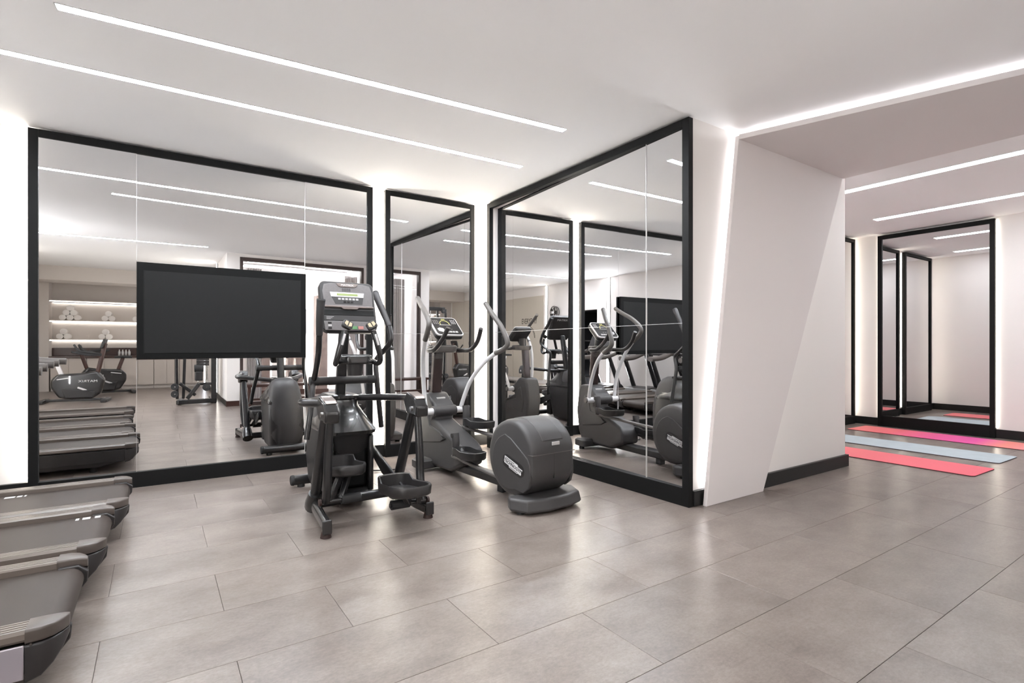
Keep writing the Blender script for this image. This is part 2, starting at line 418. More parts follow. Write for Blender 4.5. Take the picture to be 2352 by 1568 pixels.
# ------------------------------------------------------------------ wall mirrors
def wall_mirror(label, plane, a0, a1, z0, z1, face, wall, panes, tilt=0.0, halo=(), rail=0.06, bottom=0.13, group=None, seams=(), hm='halo', rec=(.02, .02), depth=.055, lining=None):
    """plane 'y' or 'x'; face = coordinate of the frame's front; wall = the wall behind; panes = list of (a0,a1,z0,z1,tilt)"""
    sgn = 1 if wall > face else -1
    def B(mb, p0, p1, q0, q1, d0, d1):
        lo, hi = min(d0, d1), max(d0, d1)
        return mb.box(p0, p1, lo, hi, q0, q1) if plane == 'y' else mb.box(lo, hi, p0, p1, q0, q1)
    base_ = ((a0+a1)/2, face, 0) if plane == 'y' else (face, (a0+a1)/2, 0)
    t = thing('wall_mirror', label, 'mirror', (0,0,0), 0, group)
    back = face + sgn*depth
    for nm, p0, p1, q0, q1 in (('frame_side', a0, a0+rail, 0, z1), ('frame_side', a1-rail, a1, 0, z1), ('frame_top', a0+rail, a1-rail, z1-rail, z1), ('frame_bottom', a0+rail, a1-rail, 0, bottom)):
        B(MB(), p0, p1, q0, q1, face, back).build(nm, 'black_frame', t, bevel=0.002, smooth=False)
    B(MB(), a0+.06, a1-.05, 0.02, z1-.05, face + sgn*(max(rec) + .012 if max(rec) > .03 else depth-.004), wall).build('backing_board', 'seam', t, smooth=False)
    if lining:                              # white reveal boards between the frame and the recessed glass
        for nm, p0, p1, q0, q1 in (('reveal_board', a1-rail+.012, a1-.004, .02, z1-.004), ('reveal_board', a0+.06, a1-rail, z1-rail+.012, z1-.004), ('reveal_board', a0+.06, a1-rail, .02, bottom-.012)):
            B(MB(), p0, p1, q0, q1, back, face + sgn*lining).build(nm, 'paint', t, smooth=False)
    gl = lambda p: face + sgn*(rec[0] + (rec[1]-rec[0])*(p-a0)/(a1-a0))
    for (p0, p1, q0, q1, tl) in panes:
        mb = MB(); e = 0.0008
        d = math.tan(tl)*(q1-q0)*0.5        # the top of the pane leans into the room by tl
        quad = [(p0+e, q0+e, d), (p1-e, q0+e, d), (p1-e, q1-e, -d), (p0+e, q1-e, -d)]
        if plane == 'y':
            vs = [(p, gl(p) + sgn*k, q) for p, q, k in quad]
            vs += [(x, y + sgn*.004, z) for x, y, z in vs]
        else:
            vs = [(gl(p) + sgn*k, p, q) for p, q, k in quad]
            vs += [(x + sgn*.004, y, z) for x, y, z in vs]
        mb.add(vs, [(0,1,2,3),(7,6,5,4),(0,4,5,1),(1,5,6,2),(2,6,7,3),(3,7,4,0)])
        mb.build('mirror_pane', 'mirror', t, smooth=False)
    for (p0, q0, p1, q1) in seams:          # slim bright joint strips between panes
        wq = .0016 if plane == 'x' else .0008
        a_, b_ = gl(p0), gl(p1)
        n_ = -sgn*.006
        if abs(p1-p0) < 1e-6: quad = [(p0-wq, q0), (p0+wq, q0), (p0+wq, q1), (p0-wq, q1)]
        else: quad = [(p0, q0-wq), (p1, q0-wq), (p1, q0+wq), (p0, q0+wq)]
        vs = [(p, gl(p)+n_, q) if plane == 'y' else (gl(p)+n_, p, q) for p, q in quad]
        vs += [(x, y + sgn*.012, z) if plane == 'y' else (x + sgn*.012, y, z) for x, y, z in vs]
        MB().add(vs, [(0,1,2,3),(7,6,5,4),(0,4,5,1),(1,5,6,2),(2,6,7,3),(3,7,4,0)]).build('joint_strip', 'trim_silver', t, smooth=False)
    for p, side in halo:                    # slim light strip along the back edge of the frame
        q = p + side*0.004
        B(MB(), min(p, q), max(p, q), 0.135, z1-.01, back + sgn*.003, wall - sgn*.003).build('light_strip', hm, t, smooth=False)
    return t

A_F = 2.975
tA = R(0.37)
wall_mirror('largest wall mirror, black framed, with the television set in its middle', 'y', -4.075, -1.345, 0, 2.885, A_F, YB,
            [(-4.02, -3.39, .125, 2.83, tA), (-3.39, -2.03, 1.91, 2.83, tA), (-3.39, -2.03, .125, 1.08, tA), (-3.39, -2.03, 1.08, 1.91, 0), (-2.03, -1.40, .125, 2.83, R(0.30))],
            halo=((-4.075, -1), (-1.345, 1)), rail=0.06, seams=((-3.39, 1.92, -3.39, 2.82), (-3.39, .13, -3.39, 1.07), (-2.03, 1.92, -2.03, 2.82), (-2.03, .13, -2.03, 1.07)))
wall_mirror('narrow black framed mirror in the corner behind the silver handled cross trainer', 'y', -1.205, -0.10, 0, 2.885, A_F, YB,
            [(-1.15, -0.155, .125, 2.83, R(0.45))], halo=((-1.205, -1), (-0.10, 1)), rail=0.055)
wall_mirror('tall black framed mirror on the wall at right angles, ending beside the slanted portal', 'x', 0.0, 2.86, 0, 2.885, 0.0, XW,
            [(0.06, 0.43, .135, 1.365, R(.1)), (0.06, 0.43, 1.365, 2.83, R(.1)), (0.43, 2.42, .135, 1.365, 0), (0.43, 2.42, 1.365, 2.83, R(.05)), (2.42, 2.81, .125, 1.365, 0), (2.42, 2.81, 1.365, 1.97, 0), (2.42, 2.81, 1.97, 2.836, 0)],
            halo=((2.86, 1),), rail=0.06, bottom=0.135, rec=(.018, .088), depth=.05, lining=.112, seams=((.43, .135, .43, 2.82), (.06, 1.365, 2.80, 1.365)))
wall_mirror('black framed mirror on the right wall of the mat room', 'x', -0.32, 1.03, 0, 2.87, XY1-.07, XY1,
            [(-0.27, 0.98, .16, 2.81, 0)], halo=((-0.32, -1), (1.03, 1)), rail=0.055, bottom=0.16, hm='halo_mat')
wall_mirror('black framed mirror on the mat room back wall, beside the far corner', 'y', 4.20, 5.80, 0, 2.87, YY1-.07, YY1,
            [(4.25, 5.75, .12, 2.81, 0)], halo=((4.20, -1), (5.80, 1)), rail=0.05, bottom=0.12, hm='halo_mat')
wall_mirror('mat room back wall mirror seen only as a reflection, left of the light strip', 'y', 2.74, 3.95, 0, 2.87, YY1-.07, YY1,
            [(2.79, 3.90, .12, 2.81, 0)], halo=((3.95, 1), (2.74, -1)), rail=0.05, bottom=0.12, hm='halo_mat')

# ------------------------------------------------------------------ ceiling light strips
def ceiling_light(label, p0, p1, wd, group='white light lines in the ceiling', m='led'):
    p0, p1 = Vector((*p0, 0)), Vector((*p1, 0)); c = (p0+p1)/2
    t = thing('ceiling_light', label, 'light', (c.x, c.y, H), 0, group)
    a, b = p0-c, p1-c
    d = (b-a).normalized()
    MB().bar(a - d*.006 + Vector((0,0,-.0015)), b + d*.006 + Vector((0,0,-.0015)), wd+.012, 0.003).build('channel', 'trim_silver', t, smooth=False)
    MB().bar(a + Vector((0,0,-.0025)), b + Vector((0,0,-.0025)), wd, 0.002).build('diffuser', m, t, smooth=False)
ceiling_light('upper of the two long ceiling light lines over the gym, nearest the viewer', (-3.668, .993), (-.578, .733), .055)
ceiling_light('long ceiling light line closest to the big wall mirror', (-4.5, 1.715), (-.377, 1.613), .055)
ceiling_light('ceiling light line of the mat room next to the portal beam', (3.05, 0.9), (3.05, -2.4), .12, m='led_mat')
ceiling_light('far ceiling light line of the mat room above its right-hand mirror', (4.765, .652), (4.765, -2.4), .13, m='led_mat')
ceiling_light('ceiling light line seen third from the top in the big mirror', (-5.2, -2.45), (-2.49, -2.3), .055)
# ------------------------------------------------------------------ television
tv = thing('television', 'large flat black television mounted in the middle of the big mirror', 'television', (-2.71, 2.95, 1.09))
MB().box(-.678, .678, -.005, .03, -.005, .815).build('bezel', 'tv_bezel', tv, bevel=0.003, smooth=False)
MB().box(-.625, .625, -.0085, 0, .045, .745).build('screen', 'tv_screen', tv, bevel=0.001, smooth=False)
for a in (( -.632, -.625, .04, .75), (.625, .632, .04, .75)):
    MB().box(a[0], a[1], -.0075, 0, a[2], a[3]).build('screen_edge', 'black_frame', tv, smooth=False)
# ------------------------------------------------------------------ elliptical trainer facing the big mirror
MX, MY = -2.03, 1.45
ex = thing('elliptical_trainer', 'black elliptical trainer with a large display console beside the television', 'exercise machine', (MX, MY, 0))
def XP(x, y, z): return (x - MX, y - MY, z)
def pts(lst): return [XP(*p) for p in lst]
# front drive housing: lofted shroud
def shroud(levels):
    rings = []
    for (z, x_half, y0, y1, r) in levels:
        cy_ = (y0 + y1)/2
        rings.append([(p[0], p[1] + cy_ - MY, z) for p in rrect(2*x_half, y1-y0, r, 6)])
    return MB().loft(rings)
hs = shroud([(.05, .16, 1.60, 2.16, .10), (.10, .175, 1.57, 2.20, .12), (.30, .185, 1.53, 2.24, .13), (.48, .185, 1.47, 2.20, .13), (.54, .18, 1.45, 2.16, .12)]).build('drive_housing', 'plastic', ex, bevel=0.0, angle=50)
sh2 = shroud([(.535, .185, 1.41, 2.17, .10), (.56, .19, 1.40, 2.17, .11), (.585, .18, 1.44, 2.15, .11), (.66, .145, 1.54, 2.08, .10), (.73, .11, 1.60, 2.0, .09), (.775, .10, 1.61, 1.97, .08), (.79, .112, 1.59, 1.97, .09), (.805, .112, 1.59, 1.97, .09), (.815, .10, 1.61, 1.95, .08)]).build('upper_shroud', 'plastic_gloss', ex, angle=50)
shroud([(.06, .15, 1.78, 2.20, .12), (.20, .175, 1.78, 2.255, .15), (.42, .178, 1.78, 2.255, .16), (.60, .168, 1.78, 2.22, .15), (.72, .15, 1.79, 2.17, .14), (.78, .125, 1.80, 2.12, .12), (.81, .09, 1.82, 2.05, .085), (.818, .05, 1.86, 1.98, .045)]).build('front_cover', 'tg_plastic', ex, angle=60)
MB().box(-.125, .125, 1.505-MY, 1.62-MY, .12, .50).build('dark_recess_panel', 'black_print', ex, bevel=0.02)
MB().box(-.17, -.13, 1.47-MY, 1.60-MY, .06, .52).build('housing_edge', 'plastic_gloss', ex, bevel=0.018)
MB().box(.13, .17, 1.47-MY, 1.60-MY, .06, .52).build('housing_edge', 'plastic_gloss', ex, bevel=0.018)
MB().prism([(-.16, 1.60-MY), (.16, 1.60-MY), (.11, 1.42-MY), (.06, 1.38-MY), (-.06, 1.38-MY), (-.11, 1.42-MY)], 'z', .075, .11).build('step_plate', 'plastic_gloss', ex, bevel=0.012)
MB().box(-.19, -.184, 1.62-MY, 1.635-MY, .40, .42).build('vent_mark', 'grey_print', ex)
# base frame
MB().cyl((-.31, 1.36-MY, .085), (.31, 1.36-MY, .085), .036).build('rear_crossbar', 'steel_dark', ex)
MB().bar((0, 1.36-MY, .075), (0, 2.22-MY, .075), .09, .06).build('base_rail', 'steel_dark', ex, bevel=0.012)
fs_ = MB().tube([(-.255, 2.235-MY, .06), (.255, 2.235-MY, .06)], .042, seg=16, sub=1, flat=0.9).build('front_stabilizer', 'steel_dark', ex)
for sx in (-1, 1):
    MB().cyl((sx*.255, 2.235-MY, .06), (sx*.285, 2.235-MY, .06), .045, .042).build('end_cap', 'rubber', fs_, bevel=0.008)
    MB().cyl((sx*.20, 2.235-MY, 0), (sx*.20, 2.235-MY, .03), .03).build('foot_pad', 'rubber', fs_)
    # rear leg: flattened tube running back from the post
    lg = MB().tube([(sx*.30, 1.37-MY, .085), (sx*.315, 1.20-MY, .075), (sx*.345, .86-MY, .07)], [.05, .047, .045], seg=18, sub=4, flat=0.66).build('rear_leg', 'plastic_gloss', ex)
    MB().cbox((sx*.347, .85-MY, .07), (.058, .02, .09)).build('end_cap', 'plastic', lg, bevel=0.008)
    MB().cyl((sx*.347, .88-MY, 0), (sx*.347, .88-MY, .035), .034, .026).build('rubber_foot', 'rubber_brown', lg)
    MB().tube([(sx*.30, 1.40-MY, .06), (sx*.302, 1.36-MY, .10), (sx*.304, 1.31-MY, .17)], [.058, .060, .046], seg=16, sub=4).build('corner_sleeve', 'plastic_gloss', ex)
    # post leaning back up to the cap
    MB().tube([(sx*.30, 1.345-MY, .13), (sx*.303, 1.22-MY, .38), (sx*.305, 1.04-MY, .74)], [.037, .036, .033], seg=16, sub=4).build('rear_post', 'steel_dark', ex)
    # cap at the top
    cp = MB().prism([(.88-MY, .70), (.875-MY, .775), (.92-MY, .835), (1.06-MY, .865), (1.12-MY, .80), (1.06-MY, .71)], 'x', sx*.305-.046, sx*.305+.046).build('arm_housing', 'plastic_gloss', ex, bevel=0.016, seg=3)
    MB().prism([(.905-MY, .824), (.93-MY, .845), (1.045-MY, .868), (1.055-MY, .858)], 'x', sx*.305-.037, sx*.305+.037).build('cover_plate', 'cap_silver', cp, bevel=0.006)
    for xx in (-1, 1):
        MB().cyl((sx*.305+xx*.044, .965-MY, .755), (sx*.305+xx*.054, .965-MY, .755), .017, seg=12).build('bolt', 'chrome', cp)
    # upper frame tube from the mast to the cap
    out = .33 if sx > 0 else .40
    MB().tube([(sx*.05, 1.78-MY, .775), (sx*.20, 1.58-MY, .79), (sx*out, 1.30-MY, .805), (sx*.315, 1.06-MY, .815)], .026, seg=14).build('upper_tube', 'steel_dark', ex)
# hanging pedal arms (left one swung forward and raised, right one back and low)
for sx, ya, za, yp, zp in ((-1, 1.06, .17, 1.22, .335), (1, .87, .13, .84, .235)):
    x = sx*.30
    top = .73
    yt = .955
    arm = MB().tube(pts([(MX+x, yt, top), (MX+x+sx*.006, yt+(ya-yt)*.25, top-(top-za)*.40), (MX+x+sx*.008, yt+(ya-yt)*.35, top-(top-za)*.74), (MX+x-sx*.0, ya, za)]), [.024, .026, .028, .025], seg=12, sub=5, flat=1.05, up=(0,1,0)).build('pedal_arm', 'steel_dark', ex)
    MB().cyl(XP(MX+x+sx*.02, ya, za), XP(MX+x-sx*.235, ya, za), .016).build('axle', 'steel_dark', arm)
    MB().cyl(XP(MX+x-sx*.10, ya, za), XP(MX+x-sx*.225, ya, za), .031).build('roller', 'rubber', arm)
    MB().cyl(XP(MX+x+sx*.03, ya, za), XP(MX+x+sx*.045, ya, za), .022).build('axle_cap', 'rubber_brown', arm)
    # pedal
    cx_ = MX + sx*.145; wv, ln = .135, .245
    outl = []
    for k in range(28):
        a = 2*math.pi*k/28
        px_ = wv*math.copysign(abs(math.cos(a))**.55, math.cos(a)); py_ = ln*math.copysign(abs(math.sin(a))**.6, math.sin(a))
        if sx < 0: px_ = px_ + 0.018*math.sin(2*a)
        outl.append((px_*(1 if py_ < 0 else .88), py_))
    def rg(s_, z, dz=0): return [(cx_-MX+p[0]*s_, yp-MY+p[1]*s_, z + (0.035 if p[1] > ln*.5 else 0)*dz - p[1]*.10) for p in outl]
    pd = MB().loft([rg(.9, zp-.03), rg(1.0, zp-.015), rg(1.03, zp+.035, 1), rg(1.0, zp+.045, 1), rg(.93, zp+.04, 1), rg(.90, zp+.0)]).build('pedal', 'plastic', ex, angle=50)
    for q in range(5):
        MB().cbox((cx_-MX, yp-MY-.15+q*.075, zp-.004+.015-.0075*q*1.0), (.17, .010, .006)).build('tread_rib', 'rubber', pd)
    MB().bar(XP(cx_-sx*.02, yp-.07, zp-.02), XP(MX+x-sx*.10, ya, za), .035, .045).build('pedal_bracket', 'steel_dark', pd, bevel=.006)
    MB().bar(XP(cx_+sx*.06, yp-.13, zp-.02), XP(MX+x-sx*.03, ya, za), .03, .04).build('pedal_bracket', 'steel_dark', pd, bevel=.006)
    # link plate from the pedal forward to the drive
    MB().prism([(yp+.12-MY, zp-.035), (yp+.22-MY, zp+.0), (1.62-MY, .40), (1.66-MY, .34), (1.40-MY, .22), (yp+.2-MY, zp-.075)], 'x', sx*.215-.012, sx*.215+.012).build('link_plate', 'steel_dark', ex, bevel=0.008)
# mast, crossbar, tray
mast0, mast1 = XP(MX, 1.79, .78), XP(MX, 1.665, 1.36)
MB().bar(mast0, mast1, .075, .06, up=(0,1,0)).build('mast', 'steel_dark', ex, bevel=0.016)
cb = MB().cyl(XP(MX-.19, 1.70, .925), XP(MX+.19, 1.70, .925), .031).build('pivot_crossbar', 'plastic', ex)
for sx in (-1, 1):
    MB().cyl(XP(MX+sx*.19, 1.70, .925), XP(MX+sx*.255, 1.70, .925), .0335).build('pivot_sleeve', 'rubber', cb)
MB().bar(XP(MX, 1.70, 1.085), XP(MX, 1.44, 1.085), .09, .05).build('tray_neck', 'plastic_gloss', ex, bevel=.01)
tr = MB().prism([(-.135, 1.47-MY), (.135, 1.47-MY), (.12, 1.36-MY), (.07, 1.31-MY), (-.07, 1.31-MY), (-.12, 1.36-MY)], 'z', 1.06, 1.125).build('tray', 'plastic_gloss', ex, bevel=0.014)
MB().prism([(-.11, 1.46-MY), (.11, 1.46-MY), (.10, 1.37-MY), (-.10, 1.37-MY)], 'z', 1.12, 1.131).build('tray_mat', 'rubber', tr, bevel=0.004)
MB().loft([[(p[0], p[1]+1.40-MY, 1.065) for p in rrect(.12, .12, .05)], [(p[0], p[1]+1.40-MY, .975) for p in rrect(.10, .10, .045)]]).build('cup_holder', 'plastic', tr)
# fixed grips with thumb keys
for sx in (-1, 1):
    fh = MB().tube(pts([(MX+sx*.12, 1.43, 1.09), (MX+sx*.155, 1.35, 1.065), (MX+sx*.16, 1.305, 1.10), (MX+sx*.14, 1.295, 1.18), (MX+sx*.105, 1.30, 1.30)]), [.02, .02, .02, .023, .022], seg=12).build('fixed_handle', 'plastic_gloss', ex)
    M_ = frame_M(XP(MX+sx*.088, 1.29, 1.345), (1, 0, sx*.5), (0, .35, 1))
    MB().prism(rrect(.075, .06, .016), 'z', -.018, .012).xf(M_).build('key_pad', 'plastic', fh, bevel=0.004)
    for q in (-1, 1):
        MB().prism([(q*.004, -.018), (q*.028, -.006), (q*.024, .02), (q*.004, .02)], 'z', .0115, .0145).xf(M_).build('thumb_key', 'cream_key', fh)
    MB().bar(XP(MX+sx*.133, 1.272, 1.20), XP(MX+sx*.111, 1.275, 1.28), .016, .004, up=(0,-1,0)).build('pulse_sensor', 'trim_silver', fh, bevel=.002)
# moving arms
shape = [(0, .0, -.40, .01), (0, .0, -.20, -.02), (0, 0, 0, 0), (.0, .015, .14, .0), (.012, -.06, .20, .0), (.045, -.20, .30, 0), (.045, -.175, .42, 0), (.02, -.09, .56, 0), (-.005, .0, .70, 0)]
for sx, rot in ((-1, R(27)), (1, R(-2))):
    P = []
    for (dx, dy, dz, _) in shape:
        yy = dy*math.cos(rot) - dz*math.sin(rot); zz = dy*math.sin(rot) + dz*math.cos(rot)
        if dz < 0: yy = dy + dz*-.25*(-1 if sx < 0 else .3); zz = dz
        ddx = dx if dz >= 0 else .05*(dz/-.4)
        P.append((MX + sx*(.272 + ddx), 1.70 + yy, .925 + zz))
    if sx < 0:
        P = [(-2.33, 1.60, .50), (-2.30, 1.62, .68), (-2.262, 1.69, .90), (-2.258, 1.63, .99), (-2.272, 1.50, 1.10), (-2.29, 1.40, 1.18), (-2.30, 1.345, 1.27), (-2.305, 1.31, 1.40), (-2.30, 1.30, 1.51)]
    ar = MB().tube(pts(P[:7]), .021, seg=12).build('swing_arm', 'steel_dark', ex)
    MB().tube(pts(P[6:]), [.023, .026, .03], seg=14).build('foam_grip', 'grip', ar)
    e0 = Vector(XP(*P[-1])); e1 = Vector(XP(*P[-2])); d_ = (e0-e1).normalized()
    MB().cyl(e0, e0 + d_*.012, .032, .028).build('grip_end', 'rubber', ar)
# console
t_ = R(17)
CM = frame_M(XP(MX, 1.555, 1.495), (1, 0, 0), (0, math.sin(t_), math.cos(t_)))
con = MB().loft([[(p[0]*.9, p[1]*.94, -.075) for p in rrect(.41, .40, .05)], [(p[0], p[1], -.05) for p in rrect(.415, .405, .05)], [(p[0], p[1], -.006) for p in rrect(.415, .405, .045)], [(p[0], p[1], .0) for p in rrect(.405, .395, .04)]]).xf(CM).build('console', 'plastic', ex, angle=40)
MB().prism([(-.185, .0), (.185, .0), (.19, .12), (.175, .175), (.12, .186), (-.12, .186), (-.175, .175), (-.19, .12)], 'z', .0, .006).xf(CM).build('display_panel', 'panel_grey', con, bevel=0.003)
MB().prism([(-.19, -.195), (.19, -.195), (.195, -.12), (-.195, -.12)], 'z', .0, .008).xf(CM).build('key_panel', 'panel_grey', con, bevel=0.003)
MB().box(-.19, .19, -.115, -.075, 0, .004).xf(CM).build('info_panel', 'plastic', con)
MB().box(-.19, .19, -.07, -.03, 0, .003).xf(CM).build('reading_rack', 'black_print', con)
MB().prism([(-.19, -.012), (-.06, -.012), (-.045, -.026), (.06, -.026), (.075, -.012), (.19, -.012), (.19, .002), (-.19, .002)], 'z', 0, .012).xf(CM).build('rack_ledge', 'cap_silver', con, bevel=0.003)
MB().prism([(-.085, .186), (.085, .186), (.07, .163), (.055, .156), (-.055, .156), (-.07, .163)], 'z', .0, .010).xf(CM).build('logo_plate', 'cap_silver', con, bevel=0.002)
text_mb('MATRIX', .022, sx=1.25).xf(CM @ Matrix.Translation((0, .171, .0108))).build('lettering', 'white_print', con, smooth=False)
text_mb('8888', .036, sx=.95).xf(CM @ Matrix.Translation((-.01, .132, .0064))).build('digit_display', 'plastic', con, smooth=False)
MB().prism([(-.135, .112), (.125, .112), (.118, .076), (-.128, .076)], 'z', 0, .0075).xf(CM).build('display_bar', 'white_print', con)
MB().box(-.085, .075, .085, .103, 0, .0085).xf(CM).build('lcd_display', 'lcd', con)
MB().prism([(-.125, .075), (.118, .075), (.105, .018), (-.10, .018)], 'z', 0, .0072).xf(CM).build('key_field', 'plastic', con)
for k in range(6):
    MB().box(-.078+k*.027, -.058+k*.027, .05, .066, 0, .009).xf(CM).build('key', 'grey_print', con, bevel=0.001)
for k in range(3):
    MB().box(-.038+k*.027, -.018+k*.027, .028, .042, 0, .009).xf(CM).build('key', 'panel_dark', con, bevel=0.001)
MB().box(.005, .048, -.185, -.16, 0, .011).xf(CM).build('start_key', 'green_key', con, bevel=0.001)
MB().box(.055, .095, -.185, -.16, 0, .011).xf(CM).build('stop_key', 'red_key', con, bevel=0.001)
for sx in (-1, 1):
    for k in range(3):
        MB().box(sx*.155-.013, sx*.155+.013, -.185+k*.02, -.17+k*.02, 0, .0095).xf(CM).build('level_key', 'grey_print' if k == 1 else 'panel_dark', con, bevel=0.001)
for k in range(3):
    MB().box(-.175, -.12-.012*k, -.088-.009*k, -.085-.009*k, 0, .0046).xf(CM).build('printed_line', 'grey_print', con)
text_mb('MATRIX', .045, sx=1.3).xf(CM @ Matrix.Translation((0, .14, -.0765)) @ Matrix.Rotation(math.pi, 4, 'Y')).build('lettering', 'white_print', con, smooth=False)

# ------------------------------------------------------------------ cross trainer with white arms
TX, TY = -0.865, 0.66
tg = thing('cross_trainer', 'grey cross trainer with white swinging arms and a rounded rear drum', 'exercise machine', (TX, TY, 0), R(3.3))
# rear drum
prof = []
for k in range(40):
    a = R(-90 + 360*k/40)
    yy = .115 + .285*math.cos(a); zz = .365 + .285*math.sin(a)
    yy = max(yy, -.15)
    prof.append((yy, max(zz, .085)))
prof2 = []
for p in prof:
    if not prof2 or (abs(p[0]-prof2[-1][0]) + abs(p[1]-prof2[-1][1])) > 1e-4: prof2.append(p)
def drum_ring(x, s_): return [(x, .115 + (p[0]-.115)*s_, .365 + (p[1]-.365)*s_) for p in prof2]
dr = MB().loft([drum_ring(-.205, .86), drum_ring(-.20, .93), drum_ring(-.19, .97), drum_ring(-.16, 1.0), drum_ring(.16, 1.0), drum_ring(.19, .97), drum_ring(.20, .93), drum_ring(.205, .86)]).build('rear_drum', 'tg_plastic', tg, angle=50)
pan = [(.125+.205*math.cos(R(a)), .335+.205*math.sin(R(a))) for a in range(62, 246, 8)] + [(-.06, .13), (-.125, .19), (-.135, .30), (-.12, .37), (-.02, .43), (.10, .492), (.16, .518)]
pan = [(.125+.205*math.cos(R(a)), .335+.205*math.sin(R(a))) for a in range(-110, 66, 8)] + [(.17, .536), (.10, .512), (-.02, .44), (-.10, .39), (-.128, .34), (-.132, .25), (-.11, .18), (-.05, .135)]
for sx in (-1, 1):
    MB().prism(pan, 'x', min(sx*.19, sx*.212), max(sx*.19, sx*.212)).build('side_panel', 'tg_plastic', dr, bevel=0.006, seg=3)
# top cover: raised saddle following the drum top
cov = []
for k in range(9):
    a = R(72 + 78*k/8)
    yy = .115 + .291*math.cos(a); zz = .365 + .291*math.sin(a)
    yy = max(yy, -.156)
    cov.append((yy, zz))
inn = [(.115+(p[0]-.115)*.95, .365+(p[1]-.365)*.95) for p in cov]
MB().prism(cov + inn[::-1], 'x', -.10, .10).build('top_cover', 'tg_plastic', dr, bevel=0.006)
MB().box(-.025, .045, -.1585, -.15, .475, .50).build('badge', 'trim_silver', dr, bevel=.002)
MB().box(-.206, .206, -.152, -.1, .415, .419).build('crease_line', 'grip_grey', dr)
MB().box(-.0012, .0012, -.1508, -.14, .235, .415).build('joint_line', 'tg_dark', dr)
# printed logo on both sides of the drum
for sx in (-1, 1):
    LM = frame_M((sx*.2125, .065, .315), (0, sx*math.cos(R(17)), sx*math.sin(R(17))), (0, 0, 1)) @ Matrix.Scale(1.12, 4, (1, 0, 0))
    MB().prism(rrect(.235, .10, .045), 'z', -.004, .0008).xf(LM).build('badge_recess', 'plastic', dr)
    MB().prism([(-.10, .03), (.045, .03), (.052, .018), (.10, .018), (.092, -.028), (.06, -.028), (.055, -.034), (-.035, -.034), (-.04, -.022), (-.092, -.022), (-.10, -.01)], 'z', 0, .0016).xf(LM).build('logo_badge', 'white_print', dr)
    text_mb('TECHNOGYM', .034, sx=.93).xf(LM @ Matrix.Translation((0, -.002, .0022))).build('lettering', 'black_print', dr, smooth=False)
    MB().box(-.09, .01, .0185, .0215, .001, .003).xf(LM).build('logo_line', 'black_print', dr)
    MB().box(-.03, .055, -.0275, -.0245, .001, .003).xf(LM).build('logo_line', 'black_print', dr)
# rear base
MB().loft([[(x*.97, y*.97, .02) for x, y in [(-.31,-.03),(-.285,.02),(.285,.02),(.31,-.03),(.255,-.16),(.10,-.205),(-.10,-.205),(-.255,-.16)]],
           [(x, y, .035) for x, y in [(-.315,-.03),(-.29,.025),(.29,.025),(.315,-.03),(.26,-.165),(.10,-.21),(-.10,-.21),(-.26,-.165)]],
           [(x, y, .10) for x, y in [(-.31,-.02),(-.29,.03),(.29,.03),(.31,-.02),(.25,-.15),(.10,-.19),(-.10,-.19),(-.25,-.15)]],
           [(x, y, .112) for x, y in [(-.30,-.01),(-.28,.025),(.28,.025),(.30,-.01),(.24,-.135),(.10,-.17),(-.10,-.17),(-.24,-.135)]]]).build('rear_base', 'tg_plastic', tg, bevel=0.006)
for sx in (-1, 1):
    MB().cyl((sx*.24, -.06, 0), (sx*.24, -.06, .03), .03).build('foot_pad', 'rubber', tg)
    MB().cyl((sx*.21, 1.55, 0), (sx*.21, 1.55, .03), .03).build('foot_pad', 'rubber', tg)
# rails
MB().box(-.06, .06, .30, 1.30, .06, .13).build('main_rail', 'tg_dark', tg, bevel=0.012)
MB().box(-.03, .03, .45, .52, 0, .07).build('rail_foot', 'rubber', tg, bevel=.004)
# front body
MB().prism([(1.68, .05), (1.76, .18), (1.80, .42), (1.765, .64), (1.72, .735), (1.57, .745), (1.43, .635), (1.40, .58), (1.45, .50), (1.38, .475), (.98, .315), (.93, .26), (.93, .14), (1.14, .055)], 'x', -.115, .115).build('front_body', 'tg_plastic', tg, bevel=0.03, seg=4, angle=30)
MB().prism([(1.62, .62), (1.70, .40), (1.66, .25), (1.30, .30), (1.22, .34), (1.32, .40), (1.50, .44), (1.55, .58)], 'x', -.125, .125).build('side_shell', 'tg_plastic', tg, bevel=0.012, seg=3)
for sx in (-1, 1):
    MB().prism([(1.20, .345), (1.48, .43), (1.44, .39), (1.28, .315)], 'x', sx*.118-.006, sx*.118+.006).build('dark_slot', 'black_print', tg, bevel=.003)
MB().box(-.045, .045, 1.49, 1.53, .683, .698).xf(Matrix.Rotation(0, 4, 'X')).build('badge', 'trim_silver', tg, bevel=.003)
ff = MB().loft([[(p[0], p[1]+1.56, .03) for p in rrect(.47, .17, .03)], [(p[0], p[1]+1.56, .04) for p in rrect(.49, .20, .035)], [(p[0], p[1]+1.56, .10) for p in rrect(.49, .20, .035)], [(p[0], p[1]+1.56, .118) for p in rrect(.44, .16, .03)]]).build('front_base', 'tg_plastic', tg, angle=40)
# pivot
MB().cyl((-.125, 1.44, .575), (.125, 1.44, .575), .05, seg=24).build('pivot_housing', 'tg_plastic', tg, bevel=0.008)
for sx in (-1, 1):
    pv = MB().cyl((sx*.12, 1.44, .575), (sx*.225, 1.44, .575), .032).build('pivot_tube', 'tube_white', tg)
    MB().cyl((sx*.225, 1.44, .575), (sx*.24, 1.44, .575), .033, .028).build('end_cap', 'grip_grey', pv)
